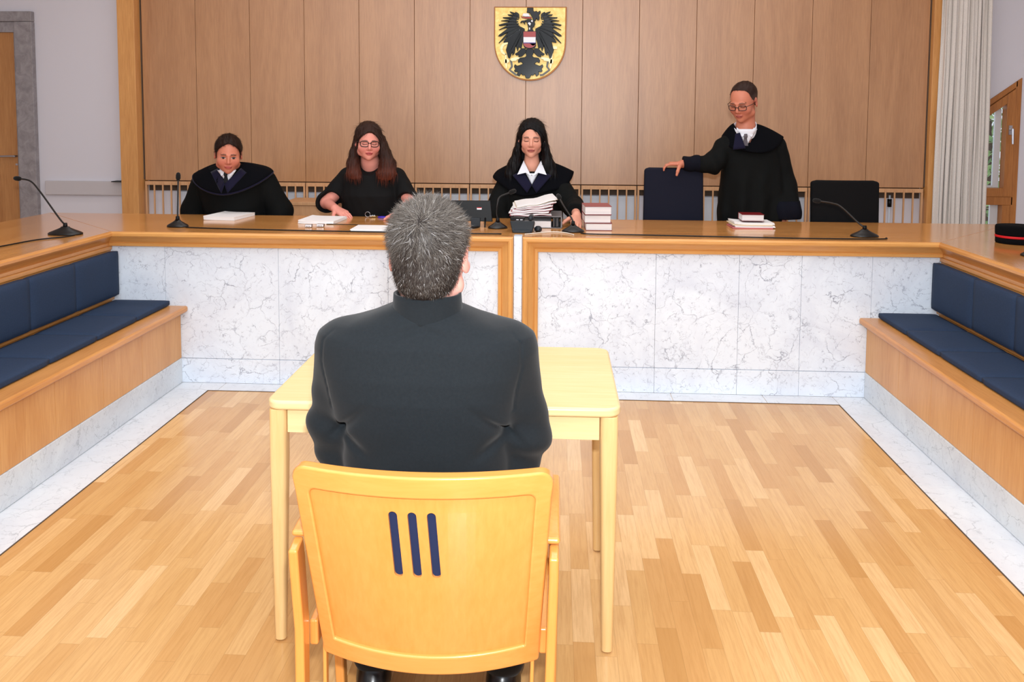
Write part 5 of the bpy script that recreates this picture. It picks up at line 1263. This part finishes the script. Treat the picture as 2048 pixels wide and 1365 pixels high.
def shorthair(fn, head, parent, V, C_, L0, crown, n=5000, zmin=-.06, sd=.5):
    R, O, s = head['R'], np.array(head['o']), head.get('s', 1.)
    ii = rng.integers(0, len(V), n); rt = V[ii]; nn = sdf_normals(fn, rt, .002); cr = O+R@np.array(crown)*s; d = rt-cr; d -= nn*np.sum(d*nn, 1)[:, None]
    d /= np.maximum(np.linalg.norm(d, axis=1), 1e-5)[:, None]; d += rng.normal(size=d.shape)*.25; q = (rt-O)@R/s; kp = q[:, 2] > zmin
    rt, nn, d, cc, q = rt[kp], nn[kp], d[kp], C_[ii][kp], q[kp]; m_ = len(rt); cc = cc*rng.uniform(.5, 1.8, m_)[:, None]
    VV, FF, CC = strands('s', rt, nn, d, L0*rng.uniform(.6, 1.3, m_), np.full(m_, .0008), cc, parent, lift=.18)
    so = link('hair_strands', VV, FF, 'strand', parent.children[-1] if False else parent, smooth=True, col=CC); so['kind'] = 'stuff'; return so
hx, hy = -1.212, 5.46
longhair(h2, p2, (44, 26, 20), (86, 38, 24), [
    [((hx-.078, hy+.01, 1.37), (.026, .05)), ((hx-.095, hy-.01, 1.28), (.030, .055)), ((hx-.098, hy-.045, 1.21), (.040, .045)), ((hx-.085, hy-.080, 1.15), (.046, .030)), ((hx-.072, hy-.090, 1.125), (.034, .014))],
    [((hx+.078, hy+.01, 1.37), (.026, .05)), ((hx+.105, hy-.01, 1.28), (.034, .055)), ((hx+.128, hy-.045, 1.21), (.052, .045)), ((hx+.125, hy-.080, 1.15), (.062, .030)), ((hx+.122, hy-.090, 1.12), (.046, .014))],
    [((hx, hy+.075, 1.36), (.085, .05)), ((hx, hy+.10, 1.20), (.11, .045)), ((hx, hy+.13, 1.06), (.12, .03))]], seed=3, zmid=1.26)
glasses(h2, 'frameblack', p2, r=.0027, h=.021, w=.033)
nk = MB()
for k in range(9): nk.lathe([(.002, -.003), (.0035, 0), (.002, .003)], (wx-.032+.008*k, 5.424+.0006*(k-4)**2, 1.138-.0018*(16-(k-4)**2)/4), 8)
nk.out('beaded_neckline', 'metal', p2, smooth=True)['kind'] = 'stuff'

# ------------------------------------------------------------------ 4. the black haired woman in the centre
vx = -.155
p3 = empty('person', (vx, 5.6, .55), 'person with long straight black hair, white shirt collar and black robe', 'person')
h3 = dict(o=(-.160, 5.46, 1.378), R=rotm(.0, .14, .02), s=1.0, p=dict(face=.93, jaw=.86, nose=.95))
J3 = seated(vx, 5.64, .64, (vx, 5.56, 1.00), .165, (vx-.005, 5.51, 1.21), (vx-.24, 5.46, .90), (vx-.12, 5.46, .76), (vx+.262, 5.38, .955), (.125, 5.08, .935))
J3['hands'] = [hand_prims(J3['wrL'], (.7, -.6, -.1), (0, -.3, 1), (1, 0, 0), .35), hand_prims(J3['wrR'], (-.02, -.9, -.38), (.2, -.5, .8), (-1, -.2, 0), .42, scale=.95)]
make_body(J3, h3, p3, dict(skin=(224, 158, 134), lips=(176, 92, 84), brow=(60, 42, 36), eyes='down'), neckr=.046, build=.92)
def robe3(P):
    x = P[:, 0]-vx; z = P[:, 2]
    a = np.interp(z, [.5, .8, .95, 1.08, 1.14, 1.18, 1.21], [.22, .205, .20, .195, .17, .10, .06]); b = np.interp(z, [.5, .85, 1.0, 1.15, 1.2], [.16, .15, .145, .10, .06]); yc = np.interp(z, [.5, .8, 1.0, 1.2], [5.63, 5.58, 5.55, 5.53])
    d = (((np.abs(x/a)**2.3+np.abs((P[:, 1]-yc)/b)**2.3)**(1/2.3))-1)*np.minimum(a, b)*.9; d = smax(d, z-1.165, .02)
    for s in (-1, 1):
        e_ = np.array(J3['elL' if s < 0 else 'elR']); w_ = np.array(J3['wrL' if s < 0 else 'wrR']); k = e_*.28+w_*.72
        arm = smin(caps(P, (vx+s*.16, 5.55, 1.07), e_, .078, .070), caps(P, e_, k, .066, .060), .02); d = smin(d, arm, .014)
        ax_ = (w_-e_)/np.linalg.norm(w_-e_); d = np.where((P-k)@ax_ > 0, smax(d, np.where(np.linalg.norm(P-w_, axis=1) < .15, (P-k)@ax_-.012, -1), .004), d)
    return d+.004*lump(P*np.array((1, 1, .4)), 45, 17)
cloth('robe', robe3, (vx-.42, 4.98, .5), (vx+.42, 5.85, 1.3), 'robe', p3, .005)
def out3(a, k=1.0):
    c, s = math.cos(a), math.sin(a); f = max(0, -s); r = max(0, s)
    return (vx+.005+.262*k*c, 5.545-.150*f*k+.10*r, 1.135-.115*f**1.3*k+.05*r+(.012 if c > 0 else -.002)*abs(c)+.010*math.cos(5*a))
def in3(a):
    c, s = math.cos(a), math.sin(a); f = max(0, -s)
    return (vx+.068*c, 5.51-.085*f**1.5+.05*max(0, s), 1.235-.155*f**3.0)
robe_collar(0, 0, 0, out3, in3, parent=p3, mat='velvet')
for s in (-1, 1): facing('violet_facing', (vx+s*.060, 5.435, 1.175), (vx+s*.125, 5.425, 1.145), (vx+s*.030, 5.385, 1.035), (vx, 5.392, 1.085), p3)
shirt_v(vx, 5.425, 1.158, 1.088, .036, p3); 
for s in (-1, 1):
    v = [(vx+s*.004, 5.418, 1.138), (vx+s*.056, 5.470, 1.238), (vx+s*.066, 5.462, 1.210), (vx+s*.094, 5.402, 1.150), (vx+s*.040, 5.402, 1.163)]
    MB().prism(v, lambda p: p, lambda p: (p[0], p[1]+.005, p[2])).out('shirt_collar', 'shirt', p3, bev=.001)
lo_ = hd
hx, hy = -.160, 5.49
longhair(h3, p3, (12, 10, 12), (10, 9, 11), [
    [((hx-.074, hy+.02, 1.40), (.022, .05)), ((hx-.092, hy+.01, 1.30), (.024, .05)), ((hx-.112, hy-.005, 1.21), (.040, .05)), ((hx-.135, hy-.02, 1.15), (.040, .035))],
    [((hx+.074, hy+.02, 1.40), (.022, .05)), ((hx+.090, hy+.01, 1.30), (.026, .05)), ((hx+.108, hy-.005, 1.21), (.040, .05)), ((hx+.125, hy-.02, 1.155), (.040, .035))],
    [((hx, hy+.075, 1.38), (.08, .05)), ((hx, hy+.09, 1.20), (.10, .04)), ((hx, hy+.12, 1.02), (.10, .03))]], off=.012, seed=6, front=.088, part=-.015)
tag_n = MB().lathe([(.0015, -.0035), (.0035, 0), (.0015, .0035)], (vx-.002, 5.408, 1.148), 10).out('pendant', 'metal', p3, smooth=True)

# ------------------------------------------------------------------ 5. the standing man
sx0 = 1.225; sy0 = 5.56
p4 = empty('person', (sx0, sy0, .1), 'person in glasses standing in a black robe with one hand on a chair', 'person')
h4 = dict(o=(1.178, 5.475, 1.622), R=rotm(-.62, .40, .02), s=1.03, p=dict(face=1.02, jaw=1.1))
J4 = dict(pelvis=(sx0+.04, sy0+.02, .93), waist=(sx0+.03, sy0+.02, 1.08), chest=(sx0+.01, sy0, 1.26), neck=(sx0-.015, sy0-.03, 1.44), shL=(sx0-.120, sy0-.01, 1.315), shR=(sx0+.155, sy0, 1.315),
          elL=(1.005, 5.49, 1.226), wrL=(.806, 5.478, 1.224), elR=(sx0+.235, sy0+.01, 1.07), wrR=(sx0+.215, sy0-.10, .86),
          hipL=(sx0-.05, sy0, .92), knL=(sx0-.05, sy0-.03, .55), anL=(sx0-.05, sy0, .20), hipR=(sx0+.12, sy0, .92), knR=(sx0+.13, sy0-.03, .55), anR=(sx0+.14, sy0, .20))
J4['hands'] = [hand_prims(J4['wrL'], (-1, .10, .06), (.1, -.1, 1), (0, -1, -.2), .55, .10, scale=.86), hand_prims(J4['wrR'], (-.1, -.2, -1), (1, 0, 0), (0, -1, 0), .4)]
# thumb of the hand on the chair hooks down over the front of the backrest
hp = J4['hands'][0]; W = np.array(J4['wrL']); hp = hp[:-3]+[(W+(-.015, -.02, -.004), W+(-.028, -.045, -.018), .0145, .0118, .006), (W+(-.028, -.045, -.018), W+(-.038, -.058, -.045), .0112, .0100, .006), (W+(-.038, -.058, -.045), W+(-.044, -.060, -.068), .0100, .0080, .006)]
J4['hands'][0] = hp
make_body(J4, h4, p4, dict(skin=(200, 124, 98), lips=(176, 92, 82), brow=(90, 60, 48), eyes='down'), neckr=.058)
def sleeve4(P, g=0.):
    W_ = np.array((.812, 5.478, 1.226)); E__ = np.array((1.00, 5.49, 1.226)); S__ = np.array((sx0-.13, sy0-.01, 1.325))
    l_ = smin(caps(P, S__, E__, .080, .062), caps(P, E__, W_, .062, .042), .03)-g; axl = (W_-E__)/np.linalg.norm(W_-E__); l_ = smax(l_, (P-W_)@axl-g*.5, .004)
    return l_+.0035*np.sin(P[:, 0]*75+P[:, 2]*30)
def robe4(P):
    x = P[:, 0]-sx0; z = P[:, 2]
    xl = np.interp(z, [.10, .9, 1.05, 1.20, 1.30, 1.38, 1.44], [-.170, -.158, -.152, -.150, -.155, -.125, -.075]); xr = np.interp(z, [.10, .9, 1.05, 1.25, 1.34, 1.385, 1.44], [.27, .25, .235, .215, .205, .15, .06])
    c = (xl+xr)/2; a = (xr-xl)/2; b = np.interp(z, [.1, .9, 1.1, 1.3, 1.42], [.20, .165, .15, .13, .07])
    d = (((np.abs((x-c)/a)**2.6+np.abs((P[:, 1]-sy0-.01)/b)**2.6)**(1/2.6))-1)*np.minimum(a, b)*.9; d = smax(d, z-1.41, .02); d = smax(d, .14-z, .01)
    fo = .010*np.sin((x*52+.4*np.sin(z*3))+np.sin(z*2.2))*np.clip((1.25-z)/.3, 0, 1)
    d = d+fo
    # hanging wide sleeve on the right
    s_ = smin(caps(P, (sx0+.185, sy0, 1.33), (sx0+.245, sy0+.01, 1.08), .070, .085), caps(P, (sx0+.245, sy0+.01, 1.08), (sx0+.235, sy0-.06, .92), .085, .105), .03)
    s_ = smax(s_, .885-z, .006); d = smin(d, s_+.005*np.sin(x*60+z*12), .012)
    l_ = sleeve4(P)
    return smin(d, l_, .02)+.003*lump(P, 30, 21)
cloth('robe', robe4, (.74, 5.25, .08), (1.65, 5.85, 1.5), 'robe', p4)
def cuff4(P): return smax(sleeve4(P, .003), P[:, 0]-.915, .002)
cloth('cuff', cuff4, (.74, 5.38, 1.13), (1.10, 5.58, 1.33), 'cuff', p4, .005)
def cuffr(P):
    z = P[:, 2]; s_ = caps(P, (sx0+.242, sy0-.015, 1.0), (sx0+.235, sy0-.06, .92), .100, .110)+.005*np.sin((P[:, 0]-sx0)*60+z*12); return smax(smax(s_, .880-z, .004), z-.995, .004)
cloth('cuff', cuffr, (sx0+.08, 5.30, .86), (sx0+.40, 5.72, 1.02), 'cuff', p4, .005)
def out4(a, k=1.0):
    c, s = math.cos(a), math.sin(a); f = max(0, -s); r = max(0, s)
    xx = (.228 if c > 0 else .155)*c
    return (sx0+.0+xx*k, sy0-.155*f*k+.12*r, 1.375-.075*f**1.3+.05*r+(.020*c*c if c > 0 else .005*c*c)+.008*math.cos(4*a+1))
def in4(a):
    c, s = math.cos(a), math.sin(a); f = max(0, -s)
    return (sx0-.025+.066*c, sy0-.03-.10*f**1.5+.05*max(0, s), 1.480-.130*f**2.2)
robe_collar(0, 0, 0, out4, in4, parent=p4)
facing('violet_facing', (sx0-.100, 5.428, 1.420), (sx0-.074, 5.418, 1.428), (sx0-.040, 5.398, 1.330), (sx0-.118, 5.405, 1.320), p4)
shirt_v(sx0-.028, 5.440, 1.450, 1.352, .060, p4); collar_tips(sx0-.030, 5.432, 1.440, p4, .055, .040, .018)
def band4(u, v):
    a = math.radians(-75+330*u); c, s = math.cos(a), math.sin(a)
    return (sx0-.024+(.074-.004*v)*c, 5.512+(.074-.004*v)*s, 1.425+.052*v+.030*max(0, s)*v+.012*c-.045*max(0, -s))
grid('shirt_collar', band4, 40, 4, 'shirt', p4, .004)
tie(sx0-.038, 5.424, 1.415, 1.345, p4, 'tie_grey')
o_ = np.array(h4['o'])
o4_ = o_
def hair4(P): return cap_hair((P-o4_)@h4['R']/1.03, .0035, .106, .070, -.012, -.06, .0006, 7, -.10)*1.03
V, F = surf(hair4, o4_-.17, o4_+.17, .004); q = (V-o4_)@h4['R']; t = np.clip((.06-q[:, 2])/.06, 0, 1)[:, None]
C_ = L3((46, 30, 25))*(1-t)+L3((84, 70, 64))*t; ho4 = link('hair', V, F, 'hair', p4, smooth=True, col=C_)
shorthair(hair4, h4, ho4, V, C_, .010, (0, .08, .10), 4000)
shorthair(hair1, h1, hm1[2], hm1[0], hm1[1], .022, (0, .075, .10), 5000)
glasses(h4, 'framebrown', p4, r=.0025, z=-.004, yy=-.100)
